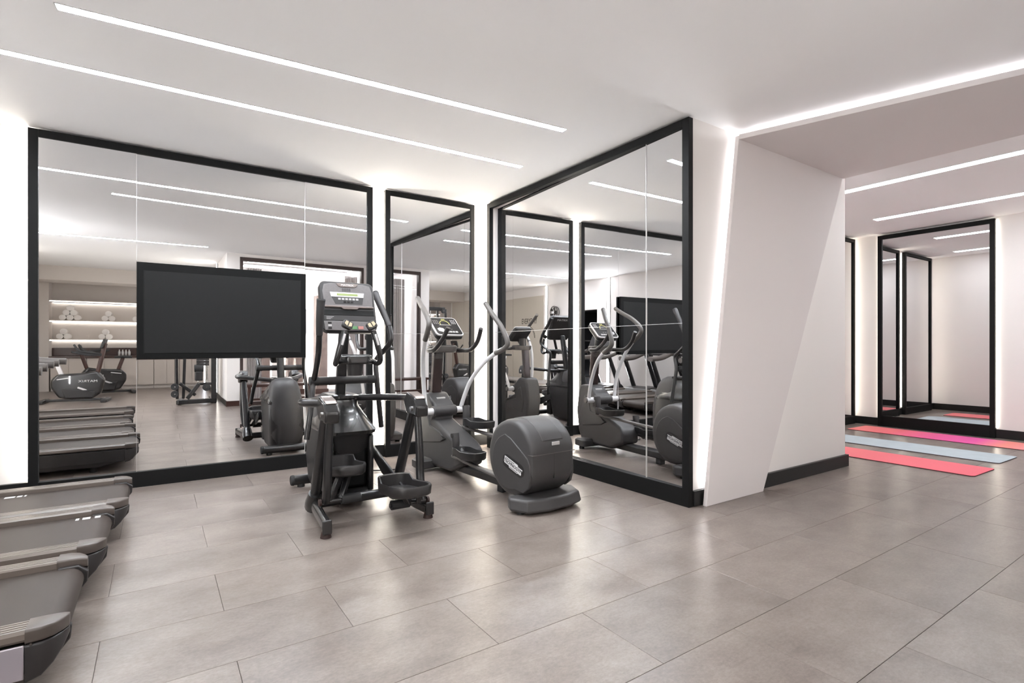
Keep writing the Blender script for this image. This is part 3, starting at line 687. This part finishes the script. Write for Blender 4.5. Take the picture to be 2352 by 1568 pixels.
# arms
ash = [(.185, 0, 0), (.20, -.03, .10), (.225, -.12, .28), (.27, -.27, .45), (.305, -.43, .555), (.325, -.545, .60), (.325, -.59, .66), (.305, -.52, .80), (.275, -.42, .92), (.25, -.345, 1.02)]
for sx, rot in ((-1, R(-22)), (1, R(0))):
    P = []
    for dx, dy, dz in ash:
        P.append((sx*dx, 1.44 + dy*math.cos(rot) - dz*math.sin(rot), .575 + dy*math.sin(rot) + dz*math.cos(rot)))
    ar = MB().tube(P[:6], .0205, seg=14).build('swing_arm', 'tube_white', tg)
    MB().tube(P[4:], [.0235, .024, .024, .0235, .023, .0225], seg=14).build('grip', 'grip_grey', ar)
    e0, e1 = Vector(P[-1]), Vector(P[-2]); d_ = (e0-e1).normalized()
    MB().cyl(e0, e0+d_*.012, .0235, .019).build('grip_end', 'chrome' if sx < 0 else 'rubber', ar)
    # lower lever and pedal
    yl, zl = (.82, .285) if sx < 0 else (1.12, .485)
    xo = .135 if sx < 0 else .165
    lv = MB().tube([(sx*xo, yl+.19, zl+.14), (sx*xo, yl+.18, zl+.06), (sx*xo, yl+.19, zl-.06)], [.035, .036, .03], seg=12, flat=.8).build('pedal_lever', 'tg_plastic', tg)
    MB().cyl((sx*(xo+.03), yl+.19, zl+.12), (sx*(xo+.037), yl+.19, zl+.12), .02).build('bolt_cover', 'tg_dark', lv)
    bar_ = MB().bar((sx*.14, yl+.22, zl-.065), (sx*.15, .30, .38 if sx > 0 else .17), .045, .026).build('pedal_beam', 'grip_grey', tg, bevel=.008)
    wv, ln = .085, .19
    ol = []
    for k in range(24):
        a = 2*math.pi*k/24
        ol.append((wv*math.copysign(abs(math.cos(a))**.5, math.cos(a)), ln*math.copysign(abs(math.sin(a))**.55, math.sin(a))))
    def rg2(s_, z): return [(sx*xo + p[0]*s_*(1 if p[1] < .05 else .86), yl-.03+p[1]*s_, z - p[1]*.06 + (.018 if p[1] > .09 else 0)) for p in ol]
    pd = MB().loft([rg2(.92, zl-.05), rg2(1.0, zl-.035), rg2(1.03, zl+.015), rg2(.97, zl+.018), rg2(.92, zl-.025)]).build('pedal', 'tg_dark', tg, angle=50)
    for q in range(6):
        MB().cbox((sx*xo, yl-.14+q*.04, zl-.021+.0075-.0024*q), (.12, .008, .006)).build('tread_rib', 'grip_grey', pd)
# mast, tray, console
MB().bar((0, 1.61, .70), (0, 1.555, 1.20), .10, .06, up=(0,1,0)).build('mast', 'tg_brown', tg, bevel=0.012)
MB().bar((0, 1.537, 1.075), (0, 1.531, 1.125), .075, .004, up=(0,1,0)).build('mast_label', 'grip_grey', tg)
tb = MB().loft([[(p[0], p[1]+1.47, 1.135) for p in rrect(.22, .24, .09, 7)], [(p[0], p[1]+1.47, 1.15) for p in rrect(.25, .27, .11, 7)], [(p[0], p[1]+1.47, 1.195) for p in rrect(.27, .28, .12, 7)], [(p[0], p[1]+1.47, 1.20) for p in rrect(.25, .26, .11, 7)]]).build('tray', 'grip_grey', tg)
for sx in (-1, 1):
    MB().ring((sx*.06, 1.42, 1.20), 'z', .045, .006).build('cup_ring', 'tg_plastic', tb)
    MB().cyl((sx*.06, 1.42, 1.195), (sx*.06, 1.42, 1.2015), .043).build('cup_well', 'tg_dark', tb)
    fh = MB().tube([(sx*.12, 1.47, 1.165), (sx*.19, 1.40, 1.155), (sx*.20, 1.27, 1.165), (sx*.195, 1.15, 1.24), (sx*.175, 1.06, 1.36)], .021, seg=12).build('fixed_handle', 'plastic', tg)
MB().cyl((0, 1.50, 1.18), (0, 1.49, 1.30), .05).build('console_neck', 'tg_dark', tg)
t_ = R(48)
KM = frame_M((0, 1.40, 1.385), (1, 0, 0), (0, math.sin(t_), math.cos(t_)))
con = MB().loft([[(p[0]*.82, p[1]*.8, -.075) for p in rrect(.30, .265, .03)], [(p[0], p[1], -.045) for p in rrect(.30, .265, .035)], [(p[0], p[1], .0) for p in rrect(.295, .26, .035)]]).xf(KM).build('console', 'tg_dark', tg)
MB().prism(rrect(.298, .263, .035), 'z', -.012, .004).xf(KM).build('console_rim', 'trim_silver', con, bevel=.003)
MB().prism(rrect(.275, .24, .028), 'z', .0, .0055).xf(KM).build('console_face', 'panel_dark', con)
arc = [(-.005 + .05*math.cos(R(a)), .03 + .05*math.sin(R(a)), .006) for a in range(-10, 191, 20)]
MB().tube(arc, .0028, seg=6, sub=1).xf(KM).build('dial_arc', 'yellow_print', con)
MB().box(-.07, .06, .012, .018, .005, .007).xf(KM).build('printed_bar', 'grey_print', con)
MB().box(-.02, .02, .096, .102, .005, .007).xf(KM).build('printed_bar', 'yellow_print', con)
for r_ in range(4):
    for c_ in range(3):
        MB().box(.075+c_*.018, .083+c_*.018, .085-r_*.017, .091-r_*.017, .005, .0075).xf(KM).build('key', 'white_print', con)
for r_ in range(3):
    for c_ in range(3):
        MB().box(-.12+c_*.02, -.107+c_*.02, .075-r_*.022, .08-r_*.022, .005, .007).xf(KM).build('key', 'grey_print', con)
MB().prism([(-.115, -.04), (-.085, -.025), (-.05, -.035), (-.04, -.07), (-.07, -.09), (-.11, -.075)], 'z', .005, .007).xf(KM).build('hex_key', 'grey_print', con)
for c_ in range(4):
    MB().box(-.03+c_*.032, -.004+c_*.032, -.095, -.075, .005, .007).xf(KM).build('key', 'grey_print', con)
for c_ in range(3):
    MB().box(-.03+c_*.03, -.012+c_*.03, -.05, -.043, .005, .007).xf(KM).build('key', 'grip_grey', con)

# power cord
tag(MB().tube([(-1.80, 2.35, .012), (-1.70, 2.25, .012), (-1.62, 2.36, .012), (-1.74, 2.44, .012), (-1.66, 2.52, .014), (-1.52, 2.40, .012), (-1.36, 2.34, .012), (-1.24, 2.36, .012)], .0065, seg=8).build('power_cord', 'rubber', loc=(-1.5, 2.3, 0)), 'thin black power cord curling on the floor between the two trainers', 'cord')

# ------------------------------------------------------------------ yoga mats
def yoga_mat(label, x0, x1, y0, y1, m, rz):
    cx_, cy_ = (x0+x1)/2, (y0+y1)/2
    t = thing('exercise_mat', label, 'mat', (cx_, cy_, 0), rz, 'exercise mats on the mat room floor')
    W_, L_ = x1-x0, y1-y0
    MB().prism(rrect(W_, L_, .035), 'z', .0005, .006).build('underside', 'mat_edge', t)
    MB().prism(rrect(W_-.002, L_-.002, .035), 'z', .006, .0085).build('top_layer', m, t)
yoga_mat('coral pink exercise mat nearest the viewer, left of the pale blue one', 2.96, 3.52, -.87, .93, 'mat_coral', R(-1.5))
yoga_mat('pale blue exercise mat lying between the two pink mats', 3.86, 4.46, -.83, 1.0, 'mat_blue', R(-1.0))
yoga_mat('hot pink exercise mat closest to the mat room mirror', 5.02, 5.62, -.86, 1.12, 'mat_pink', R(-1.0))

# ------------------------------------------------------------------ treadmills (rear ends face the room)
def make_treadmill():
    t = thing('treadmill', 'treadmill', 'treadmill')
    LEN = 1.98
    MB().prism([(-.10, .10), (-.03, .16), (-.03, .20), (-LEN, .20), (-LEN, .05), (-.30, .05)], 'y', -.37, .37).build('deck_body', 'tread_body', t, bevel=0.01)
    # belt wraps over the rear roller
    up_, lo_ = [], []
    for k in range(9):
        a = R(90 - 150*k/8); up_.append((-.062 + .052*math.cos(a), .168 + .052*math.sin(a)))
    prof = [(-1.55, .2205)] + [(-.3, .2205)] + up_ + [(-.10, .118)]
    inner = [(x if x < -.2 else -.062 + (x+.062)*.9, z-.006 if x < -.2 else .168+(z-.168)*.9) for x, z in prof]
    bl = MB().prism(prof + inner[::-1], 'y', -.283, .283).build('belt', 'belt', t, angle=30)
    MB().cyl((-.062, -.283, .168), (-.062, .283, .168), .044).build('rear_roller', 'steel_dark', t)
    for s in (-1, 1):
        y0, y1 = (.288, .385)
        # ribbed rail: profile with four grooves, extruded along x
        pr_ = [(y0, .205), (y0, .243), (y0+.008, .249)]
        for g in range(4):
            yy = y0 + .02 + g*.018
            pr_ += [(yy, .2505), (yy+.001, .244), (yy+.005, .244), (yy+.006, .2505)]
        pr_ += [(y1-.012, .249), (y1, .240), (y1+.002, .222), (y1-.004, .213), (y0+.02, .213)]
        MB().prism([(s*a, b) for a, b in pr_], 'x', -1.62, -.105).build('side_rail', 'tread_rail', t, angle=20)
        sect = ((-.105, .253, .078, y0-.002, y1+.004), (-.065, .253, .09, y0-.002, y1+.003), (-.035, .252, .118, y0-.002, y1-.014), (-.014, .250, .15, y0-.002, y1-.042), (0, .247, .18, y0-.002, y0+.026))
        def cap_rings(top):
            out = []
            for (x, zt, zb, ya, yb) in sect:
                a_, b_ = (zt, .2065) if top else (.2035, zb)
                m_ = (ya+yb)/2; w_ = yb-ya
                out.append([(x, s*(m_ + p[0]), (a_+b_)/2 + p[1]) for p in rrect(w_, a_-b_, min(.009, (a_-b_)/2.3, w_/2.3), 3)])
            return out
        c = MB().loft(cap_rings(True)).build('end_cap', 'tread_cap', t, angle=32)
        MB().loft(cap_rings(False)).build('lower_cap', 'tread_body', c, angle=40)
        MB().loft([[(x, s*y, z) for x, y, z in ((-.103, y0, .20), (-.103, y1-.006, .20), (-.103, y1-.006, .21), (-.103, y0, .21))], [(x, s*y, z) for x, y, z in ((-.02, y0, .20), (-.02, y1-.06, .20), (-.02, y1-.06, .21), (-.02, y0, .21))]]).build('cap_joint', 'black_print', c)
        MB().cyl((-.09, s*(y1+.001), .205), (-.09, s*(y1+.006), .205), .004, seg=10).build('screw', 'chrome', c)
        # inner arch of the cap curling round the roller
        MB().prism([(-.10, .225), (-.03, .225), (.004, .195), (.0, .15), (-.05, .085), (-.12, .075), (-.10, .10), (-.04, .14), (-.02, .17), (-.03, .20), (-.10, .20)], 'y', s*.276-.012, s*.276+.016).build('cap_arch', 'tread_body', c, bevel=.004)
        sp = MB().box(-1.55, -.107, s*(y1)-.006 if s < 0 else s*y1-.002, s*y1+.002 if s < 0 else s*y1+.006, .092, .206).build('side_panel', 'tread_silver' if s < 0 else 'tread_body', t, bevel=.004)
        # upright and handrail
        MB().tube([(-1.90, s*.335, .18), (-1.74, s*.338, .55), (-1.53, s*.34, 1.02), (-1.49, s*.345, 1.12)], [.058, .054, .05, .042], seg=12, flat=.7).build('upright', 'steel_dark', t)
        MB().tube([(-1.52, s*.345, 1.08), (-1.32, s*.347, 1.02), (-1.08, s*.345, .95), (-.80, s*.345, .93)], [.035, .042, .045, .045], seg=12).build('handrail', 'handrail_grey', t)
    MB().prism([(-1.50, .20), (-1.58, .27), (-1.92, .29), (-2.02, .20), (-2.02, .05), (-1.5, .05)], 'y', -.38, .38).build('motor_cover', 'plastic', t, bevel=.03, seg=3)
    MB().bar((-1.55, -.33, 1.0), (-1.55, .33, 1.0), .05, .05).build('cross_tube', 'tread_body', t, bevel=.01)
    M_ = frame_M((-1.58, 0, 1.27), (0, -1, 0), (-.42, 0, .9))
    cs = MB().prism(rrect(.74, .40, .05), 'z', -.06, 0).xf(M_ @ Matrix.Rotation(math.pi, 4, 'Y') @ Matrix.Translation((0, 0, 0))).build('console', 'plastic', t, bevel=.015)
    MB().prism(rrect(.64, .26, .02), 'z', .0605, .064).xf(M_ @ Matrix.Translation((0, .04, 0))).build('screen', 'panel_dark', cs)
    MB().box(-.25, .25, -.17, -.12, .0605, .064).xf(M_).build('key_strip', 'grey_print', cs)
    for s in (-1, 1):
        MB().cyl((-.35, s*.30, 0), (-.35, s*.30, .06), .03).build('foot_pad', 'rubber', t)
        MB().cyl((-1.85, s*.30, 0), (-1.85, s*.30, .06), .03).build('foot_pad', 'rubber', t)
    return t
T0 = make_treadmill()
TM = [(-3.395, 1.875, 'treadmill nearest the wall mirror, furthest back of the row'),
      (-3.455, 1.075, 'second treadmill from the wall mirror, white marks near its belt end'),
      (-3.505, .225, 'third treadmill from the wall mirror, pale side panel at the left picture edge'),
      (-3.515, -.96, 'treadmill cut off by the bottom left picture corner')]
for i, (x, y, lb) in enumerate(TM):
    o = T0 if i == 0 else dup(T0)
    o.location = (x, y, 0); tag(o, lb, 'treadmill', 'treadmills standing side by side')
    if i == 3:
        for xx in (-.45, -1.05):
            text_mb('MATRIX', .05, sx=1.6).xf(frame_M((xx, .3918, .125), (-1, 0, 0), (0, 0, 1))).build('lettering', 'white_print', o, smooth=False)
    for (a, b) in {0: ((-.66, -.61), (-.60, -.575), (-.565, -.555)), 1: ((-.17, -.155), (-.14, -.105), (-.085, -.06))}.get(i, ()):
        MB().box(a, b, .215, .255, .2206, .2214).build('belt_mark', 'white_print', o, smooth=False)

# ------------------------------------------------------------------ window wall and the lobby seen through it
wn = bpy.data.objects.new('window_1', None); COL.objects.link(wn); struct(wn, 'large window with dark brown frame')
x0, x1, z1 = -1.93, .46, 2.84
for nm, a in (('frame_side', (x0, x0+.055, 0, z1)), ('frame_side', (x1-.055, x1, 0, z1)), ('frame_top', (x0+.055, x1-.055, z1-.07, z1)), ('frame_bottom', (x0+.055, x1-.055, 0, .06))):
    MB().box(a[0], a[1], YW-.10, YW+.01, a[2], a[3]).build(nm, 'dark_brown_frame', wn, bevel=.004, smooth=False)
MB().box(x0+.055, x1-.055, YW-.05, YW-.044, .06, z1-.07).build('glass_pane', 'glass', wn, smooth=False)
struct(MB().box(-1.93, 1.4, -5.6, YW-.18, -.06, -.002).build('floor_lobby', 'marble', smooth=False))
struct(MB().box(-1.93, 1.4, -5.7, -5.6, 0, H).build('wall_lobby', 'paint', smooth=False))
for i, (xx, ww, mm, lb) in enumerate(((-1.25, .30, 'marble', 'brown marble pillar behind the left part of the window'), (-.55, .34, 'marble', 'brown marble pillar behind the middle of the window'), (.05, .26, 'marble', 'brown marble pillar behind the right part of the window'))):
    p = thing('lobby_pillar', lb, 'pillar', (xx, -4.7, 0), 0, 'marble pillars in the lobby')
    MB().box(-ww/2, ww/2, -.15, .15, 0, 2.35).build('shaft', mm, p, bevel=.01)
    MB().box(-ww/2-.02, ww/2+.02, -.17, .17, 0, .12).build('plinth', 'brown_wood', p, bevel=.005)
    MB().box(ww/2+.02, ww/2+.05, -.05, .05, .12, 2.35).build('light_strip', 'led_out', p)
for i, (xx, lb) in enumerate(((-1.62, 'pale curtain hanging behind the left window edge'), (.33, 'pale curtain hanging behind the right window edge'))):
    rings = []
    for zz in (.03, 1.3, 2.7):
        f = []
        for k in range(25): f.append((xx-.14+.28*k/24, -3.25+.025*math.sin(k*1.6), zz))
        for k in range(24, -1, -1): f.append((xx-.14+.28*k/24, -3.262+.025*math.sin(k*1.6), zz))
        rings.append(f)
    tag(MB().loft(rings).build('curtain', 'curtain', loc=(xx, -3.25, .03)), lb, 'curtain', 'curtains beyond the window')

# bench along the window
bn = thing('bench', 'long dark brown bench standing along the window', 'bench', (-.75, -2.42, 0))
MB().box(-1.15, 1.15, -.16, .16, .38, .43).build('seat', 'brown_wood', bn, bevel=.006)
for xx in (-1.08, 0, 1.08):
    for yy in (-.12, .12):
        MB().box(xx-.03, xx+.03, yy-.03, yy+.03, 0, .38).build('leg', 'brown_wood', bn, bevel=.004)
MB().box(-1.05, 1.05, -.015, .015, .12, .16).build('stretcher', 'brown_wood', bn, bevel=.004)

# ------------------------------------------------------------------ towel shelves, counter and cabinets on the far wall
YN = YS - .48
for i, (zz, lb) in enumerate(((2.16, 'top lit shelf of the towel niche'), (1.68, 'middle lit shelf of the towel niche, towels above and below'), (1.225, 'lowest lit shelf of the towel niche'))):
    s_ = thing('wall_shelf', lb, 'shelf', (-3.75, YS-.25, zz), 0, 'lit shelves in the niche')
    MB().box(-1.6, 1.6, -.24, .24, -.02, .02).build('board', 'cabinet', s_, bevel=.003)
    MB().box(-1.6, 1.6, .236, .246, -.018, .0).build('light_strip', 'led_shelf', s_)
    MB().box(-1.6, 1.6, -.225, -.205, -.03, -.02).build('light_strip', 'led_shelf', s_)
tag(MB().box(-5.36, -2.2, YN, YN+.03, .84, 1.03).build('splashback', 'counter', loc=(-3.8, YN, .84)), 'dark brown splashback between counter and shelves', 'panel')
tag(MB().box(-5.36, -2.2, YN, YS+.06, .79, .835).build('worktop', 'counter', bevel=.004, loc=(-3.8, YS-.2, .79)), 'dark brown worktop over the pale cabinets', 'worktop')
xs = [-5.34, -4.66, -3.98, -3.30, -2.74, -2.18]
nm = ['leftmost pale cabinet under the worktop, by the side wall', 'pale cabinet under the worktop behind the exercise bikes', 'pale cabinet under the worktop below the water bottles', 'pale cabinet under the worktop below the television edge', 'rightmost pale cabinet under the worktop, by the cable machine']
for k in range(5):
    c = thing('cabinet', nm[k], 'cabinet', ((xs[k]+xs[k+1])/2, YS-.22, 0), 0, 'pale base cabinets')
    hw = (xs[k+1]-xs[k])/2
    MB().box(-hw+.004, hw-.004, -.25, .20, .08, .788).build('body', 'cabinet', c, smooth=False)
    MB().box(-hw+.004, hw-.004, -.25, .16, 0, .08).build('toe_kick', 'warm_paint', c, smooth=False)
    for s in (-1, 1):
        MB().box(min(s*.003, s*(hw-.006)), max(s*.003, s*(hw-.006)), .20, .222, .10, .785).build('door', 'cabinet', c, bevel=.002, smooth=False)
# rolled towels
def make_towel():
    t = thing('rolled_towel', 'towel', 'towel')
    prof = []
    MB().tube([(0, -.13, 0), (0, -.12, 0), (0, .12, 0), (0, .13, 0)], [.055, .068, .068, .055], seg=18, sub=1).build('roll', 'towel', t)
    sp = [(.055*(1-k/34)*math.cos(k*.62)+0, .131, .055*(1-k/34)*math.sin(k*.62)) for k in range(30)]
    MB().tube(sp, .005, seg=6, sub=1).build('spiral_edge', 'towel', t)
    return t
tw0 = None
piles = [(-4.98, 1.70, 3, 'tall towel pyramid on the middle shelf'), (-4.24, 1.70, 2, 'small towel pyramid on the middle shelf'), (-5.10, 1.245, 2, 'left towel pyramid on the lowest shelf'), (-4.30, 1.245, 2, 'right towel pyramid on the lowest shelf'), (-3.62, 1.70, 2, 'middle shelf pyramid beside the television')]
row = ['bottom', 'second', 'top']
for px_, pz, n, lb in piles:
    for r_ in range(n):
        cnt = n - r_
        for k in range(cnt):
            if tw0 is None: tw0 = make_towel(); o = tw0
            else: o = dup(tw0)
            o.location = (px_ + (k-(cnt-1)/2)*.138, YS-.17, pz + .068 + r_*.119)
            which = 'top' if cnt == 1 else ('bottom' if r_ == 0 else 'second') + ' row ' + (('left', 'right') if cnt == 2 else ('left', 'middle', 'right'))[k]
            tag(o, 'white rolled towel, %s of the %s' % (which, lb), 'towel', 'rolled white towels')
# water bottles
def make_bottle():
    t = thing('water_bottle', 'bottle', 'bottle')
    MB().tube([(0,0,0), (0,0,.005), (0,0,.10), (0,0,.125), (0,0,.14)], [.024, .028, .028, .014, .012], seg=14, sub=1).build('body', 'trim_silver', t)
    MB().cyl((0,0,.14), (0,0,.155), .014).build('cap', 'white_print', t)
    MB().cyl((0,0,.045), (0,0,.085), .0288).build('label_band', 'white_print', t)
    return t
b0 = make_bottle()
pos = ['leftmost', 'second from left', 'second from right', 'rightmost']
for k in range(4):
    o = b0 if k == 0 else dup(b0)
    o.location = (-4.03+k*.068, YS-.22, .835); tag(o, pos[k] + ' of the four water bottles on the worktop', 'bottle', 'water bottles on the worktop')

# ------------------------------------------------------------------ exercise bikes
def make_bike(name, label, loc, rz, big=True):
    t = thing(name, label, 'exercise bike', loc, rz, 'exercise bikes')
    # local +x is the front
    MB().prism([(-.30, .10), (-.42, .30), (-.42, .45), (-.32, .56), (.10, .58), (.30, .62), (.42, .46), (.36, .18), (.22, .07), (-.10, .06)], 'y', -.09, .09).build('body', 'plastic_gloss', t, bevel=.04, seg=3)
    MB().prism([(-.20, .09), (-.26, .30), (.28, .22), (.24, .09)], 'y', -.10, .10).build('lower_shell', 'plastic', t, bevel=.02)
    MB().box(-.58, -.50, -.24, .24, .0, .07).build('rear_foot', 'plastic', t, bevel=.015)
    MB().box(.38, .48, -.26, .26, .0, .07).build('front_foot', 'plastic', t, bevel=.015)
    MB().bar((-.55, 0, .05), (.42, 0, .05), .07, .05).build('base_rail', 'steel_dark', t, bevel=.01)
    for s in (-1, 1):
        cr = MB().bar((0, s*.10, .30), (s*.14, s*.115, .24), .02, .035).build('crank', 'trim_silver', t, bevel=.006)
        MB().cbox((s*.15, s*.17, .235), (.10, .09, .025)).build('pedal', 'rubber', cr, bevel=.006)
        FM = frame_M((.16, s*.092, .42), (-s*1.0, 0, 0) if s > 0 else (1, 0, 0), (0, 0, 1))
        text_mb('MATRIX', .06, sx=1.4).xf(FM).build('lettering', 'white_print', t, smooth=False)
        MB().bar((-.32, s*.094, .46), (-.12, s*.094, .49), .006, .018).build('stripe', 'trim_silver', t)
    MB().bar((-.26, 0, .52), (-.36, 0, .82), .05, .07, up=(1,0,0)).build('seat_post', 'brown_wood' if not big else 'trim_silver', t, bevel=.01)
    MB().loft([[(-.52, p[0], .84+p[1]) for p in rrect(.20, .05, .02)], [(-.40, p[0], .845+p[1]) for p in rrect(.22, .06, .025)], [(-.30, p[0], .845+p[1]) for p in rrect(.10, .05, .02)], [(-.20, p[0], .84+p[1]) for p in rrect(.05, .04, .015)]]).build('saddle', 'rubber', t)
    MB().bar((.30, 0, .58), (.42, 0, 1.18 if big else 1.0), .10, .07, up=(1,0,0)).build('mast', 'brown_wood', t, bevel=.02)
    for s in (-1, 1):
        MB().tube([(.36, s*.04, .95), (.22, s*.14, .98), (.05, s*.20, 1.02), (-.04, s*.18, 1.14)], .018, seg=10).build('handlebar', 'rubber', t)
        MB().tube([(.36, s*.04, .93), (.15, s*.16, .94), (-.08, s*.18, 1.0)], .017, seg=10).build('lower_handle', 'rubber', t)
    M_ = frame_M((.40, 0, 1.16 if big else 1.02), (0, -1, 0), (.3, 0, 1))
    MB().prism(rrect(.28, .20, .03), 'z', -.02, .02).xf(M_).build('console', 'plastic', t, bevel=.008)
    return t
make_bike('exercise_bike', 'black exercise bike in front of the pale cabinets, nearer the mirror', (-4.52, -4.95, 0), R(6), True)
make_bike('exercise_bike', 'smaller exercise bike right against the pale cabinets', (-4.25, -6.75, 0), R(170), False)

# ------------------------------------------------------------------ cable machine
cmx, cmy = -2.62, -3.45
cmn = thing('cable_machine', 'black cable pulley machine standing beside the white pier', 'gym machine', (cmx, cmy, 0))
MB().box(.27, .36, -.09, .0, 0, 2.1).build('upright', 'steel_dark', cmn, bevel=.01)
MB().bar((-.30, .05, .12), (-.33, .05, 2.05), .05, .06, up=(0,1,0)).build('upright', 'steel_dark', cmn, bevel=.01)
MB().bar((-.20, -.02, .12), (-.14, -.02, 2.05), .05, .06, up=(0,1,0)).build('upright', 'steel_dark', cmn, bevel=.01)
MB().bar((-.34, 0, 2.05), (.36, -.03, 2.05), .08, .09).build('top_beam', 'steel_dark', cmn, bevel=.01)
MB().bar((-.30, .05, .06), (.36, -.04, .06), .09, .09).build('base_beam', 'steel_dark', cmn, bevel=.012)
MB().bar((-.28, .02, .05), (-.20, -.6, .05), .08, .08).build('base_leg', 'steel_dark', cmn, bevel=.012)
MB().bar((.31, -.03, .05), (.31, -.65, .05), .08, .08).build('base_leg', 'steel_dark', cmn, bevel=.012)
MB().bar((-.14, .06, .12), (.06, .03, .40), .07, .05, up=(0,1,0)).build('diagonal_brace', 'steel_dark', cmn, bevel=.01)
MB().bar((-.26, .05, .42), (.0, .03, .18), .06, .05, up=(0,1,0)).build('diagonal_brace', 'steel_dark', cmn, bevel=.01)
MB().bar((.06, .0, .39), (.30, -.04, .39), .06, .05).build('lower_beam', 'steel_dark', cmn, bevel=.01)
MB().box(-.01, .12, -.05, .09, .46, .64).build('seat_block', 'plastic', cmn, bevel=.015)
MB().cyl((-.02, .04, .70), (.13, .04, .70), .07).build('roller_pad', 'rubber', cmn)
for (px_, pz, r_) in ((.18, .33, .07), (-.34, .36, .065), (-.34, .22, .065), (-.25, 2.0, .06), (.2, 2.0, .06)):
    pu = MB().cyl((px_, .08, pz), (px_, .12, pz), r_, seg=24).build('pulley', 'rubber', cmn, bevel=.006)
    MB().cyl((px_, .12, pz), (px_, .128, pz), .012).build('pulley_bolt', 'chrome', pu)
for xx in (.05, .20):
    MB().cyl((xx, -.03, .42), (xx, -.03, 2.03), .012).build('guide_rod', 'chrome', cmn)
for k in range(8):
    MB().box(.02, .23, -.10, .02, .75+k*.05, .795+k*.05).build('weight_plate', 'tread_body', cmn, bevel=.003)
MB().tube([(.125, .10, 1.98), (.125, .10, 1.25)], .004, seg=6, sub=1).build('cable', 'black_print', cmn)
MB().tube([(-.34, .10, 1.95), (-.34, .10, .4)], .004, seg=6, sub=1).build('cable', 'black_print', cmn)

# ------------------------------------------------------------------ left wall: fan and wall lettering
fn = thing('wall_fan', 'round grey wall fan next to the dark doorway', 'fan', (XL, -3.68, 2.08))
MB().cyl((0, 0, 0), (.05, 0, 0), .06).build('mount', 'fan_metal', fn)
MB().ring((.10, 0, 0), 'x', .175, .014).build('rim', 'fan_metal', fn)
MB().ring((.03, 0, 0), 'x', .165, .012).build('rim', 'fan_metal', fn)
for k in range(10):
    a = 2*math.pi*k/10
    MB().bar((.125, .03*math.cos(a), .03*math.sin(a)), (.105, .175*math.cos(a), .175*math.sin(a)), .006, .006).build('guard_spoke', 'chrome', fn)
for k in range(5):
    a = 2*math.pi*k/5
    MB().prism([(.02, -.01), (.15, -.05), (.16, .04), (.02, .012)], 'z', -.003, .003).xf(frame_M((.08, 0, 0), (.25, math.cos(a), math.sin(a)), (0, -math.sin(a), math.cos(a)))).build('blade', 'panel_dark', fn)
MB().cyl((.04, 0, 0), (.13, 0, 0), .035).build('hub', 'chrome', fn)
ws = thing('wall_sign', 'black wall lettering with a ring emblem on the beige panel', 'sign', (XL+.013, -5.1, 1.86))
SM = frame_M((.001, 0, 0), (0, 1, 0), (0, 0, 1))
text_mb('EVERYDAY', .24, sx=.75).xf(SM).build('lettering', 'black_print', ws, smooth=False)
for rr_ in (.30, .335):
    MB().tube([(.002, rr_*math.cos(R(a)), -.50 + rr_*math.sin(R(a))) for a in range(0, 181, 12)], .006, seg=6, sub=1).build('ring_emblem', 'black_print', ws)
# power cord of equipment in doorway: dark storage rack with dumbbells
rk = thing('storage_rack', 'dark storage rack standing inside the doorway', 'rack', (XL-.6, -2.5, 0))
for xx in (-.3, .3):
    for yy in (-.45, .45):
        MB().box(xx-.02, xx+.02, yy-.02, yy+.02, 0, 1.5).build('post', 'steel_dark', rk)
for zz in (.3, .8, 1.3):
    MB().box(-.3, .3, -.45, .45, zz, zz+.03).build('shelf_board', 'plastic', rk)

# luminous ceiling panels of the lobby
for i, (yy, lb) in enumerate(((-3.5, 'lit ceiling panel of the lobby close to the window'), (-4.3, 'lit ceiling panel of the lobby above the pillars'))):
    p = thing('ceiling_panel_light', lb, 'light', (-.6, yy, H), 0, 'lit lobby ceiling panels')
    MB().box(-1.1, 1.1, -.2, .2, -.02, -.001).build('frame', 'trim_silver', p)
    MB().box(-1.08, 1.08, -.18, .18, -.024, -.018).build('diffuser', 'led_out', p)
# vertical light slots on the left wall and on the pier
for (xa, xb, ya, yb, lb) in ((XL, XL+.03, -1.48, -1.40, 'vertical light slot on the left wall beside the doorway'), (XL, XL+.03, -4.2, -4.12, 'added fill light slot beside the beige wall panel'), (XS-.03, XS, -4.44, -4.36, 'vertical light slot on the white pier behind the cable machine')):  # slot by the beige panel is added to lift the ambient light
    p = thing('wall_light', lb, 'light', ((xa+xb)/2, (ya+yb)/2, 0), 0, 'vertical light slots')
    xm, ym = (xa+xb)/2, (ya+yb)/2
    MB().box(xa-xm, xb-xm, -.05, .05, .13, 2.88).build('channel', 'trim_silver', p, smooth=False)
    q = .004
    MB().box(xa-xm-q*(1 if xa < XL-.001 or xa == XS-.03 else 0), xb-xm+q*(1 if xa == XL else 0), -.04, .04, .14, 2.87).build('diffuser', 'led_wall' if ya > -2 else 'led_wall_dim', p, smooth=False)
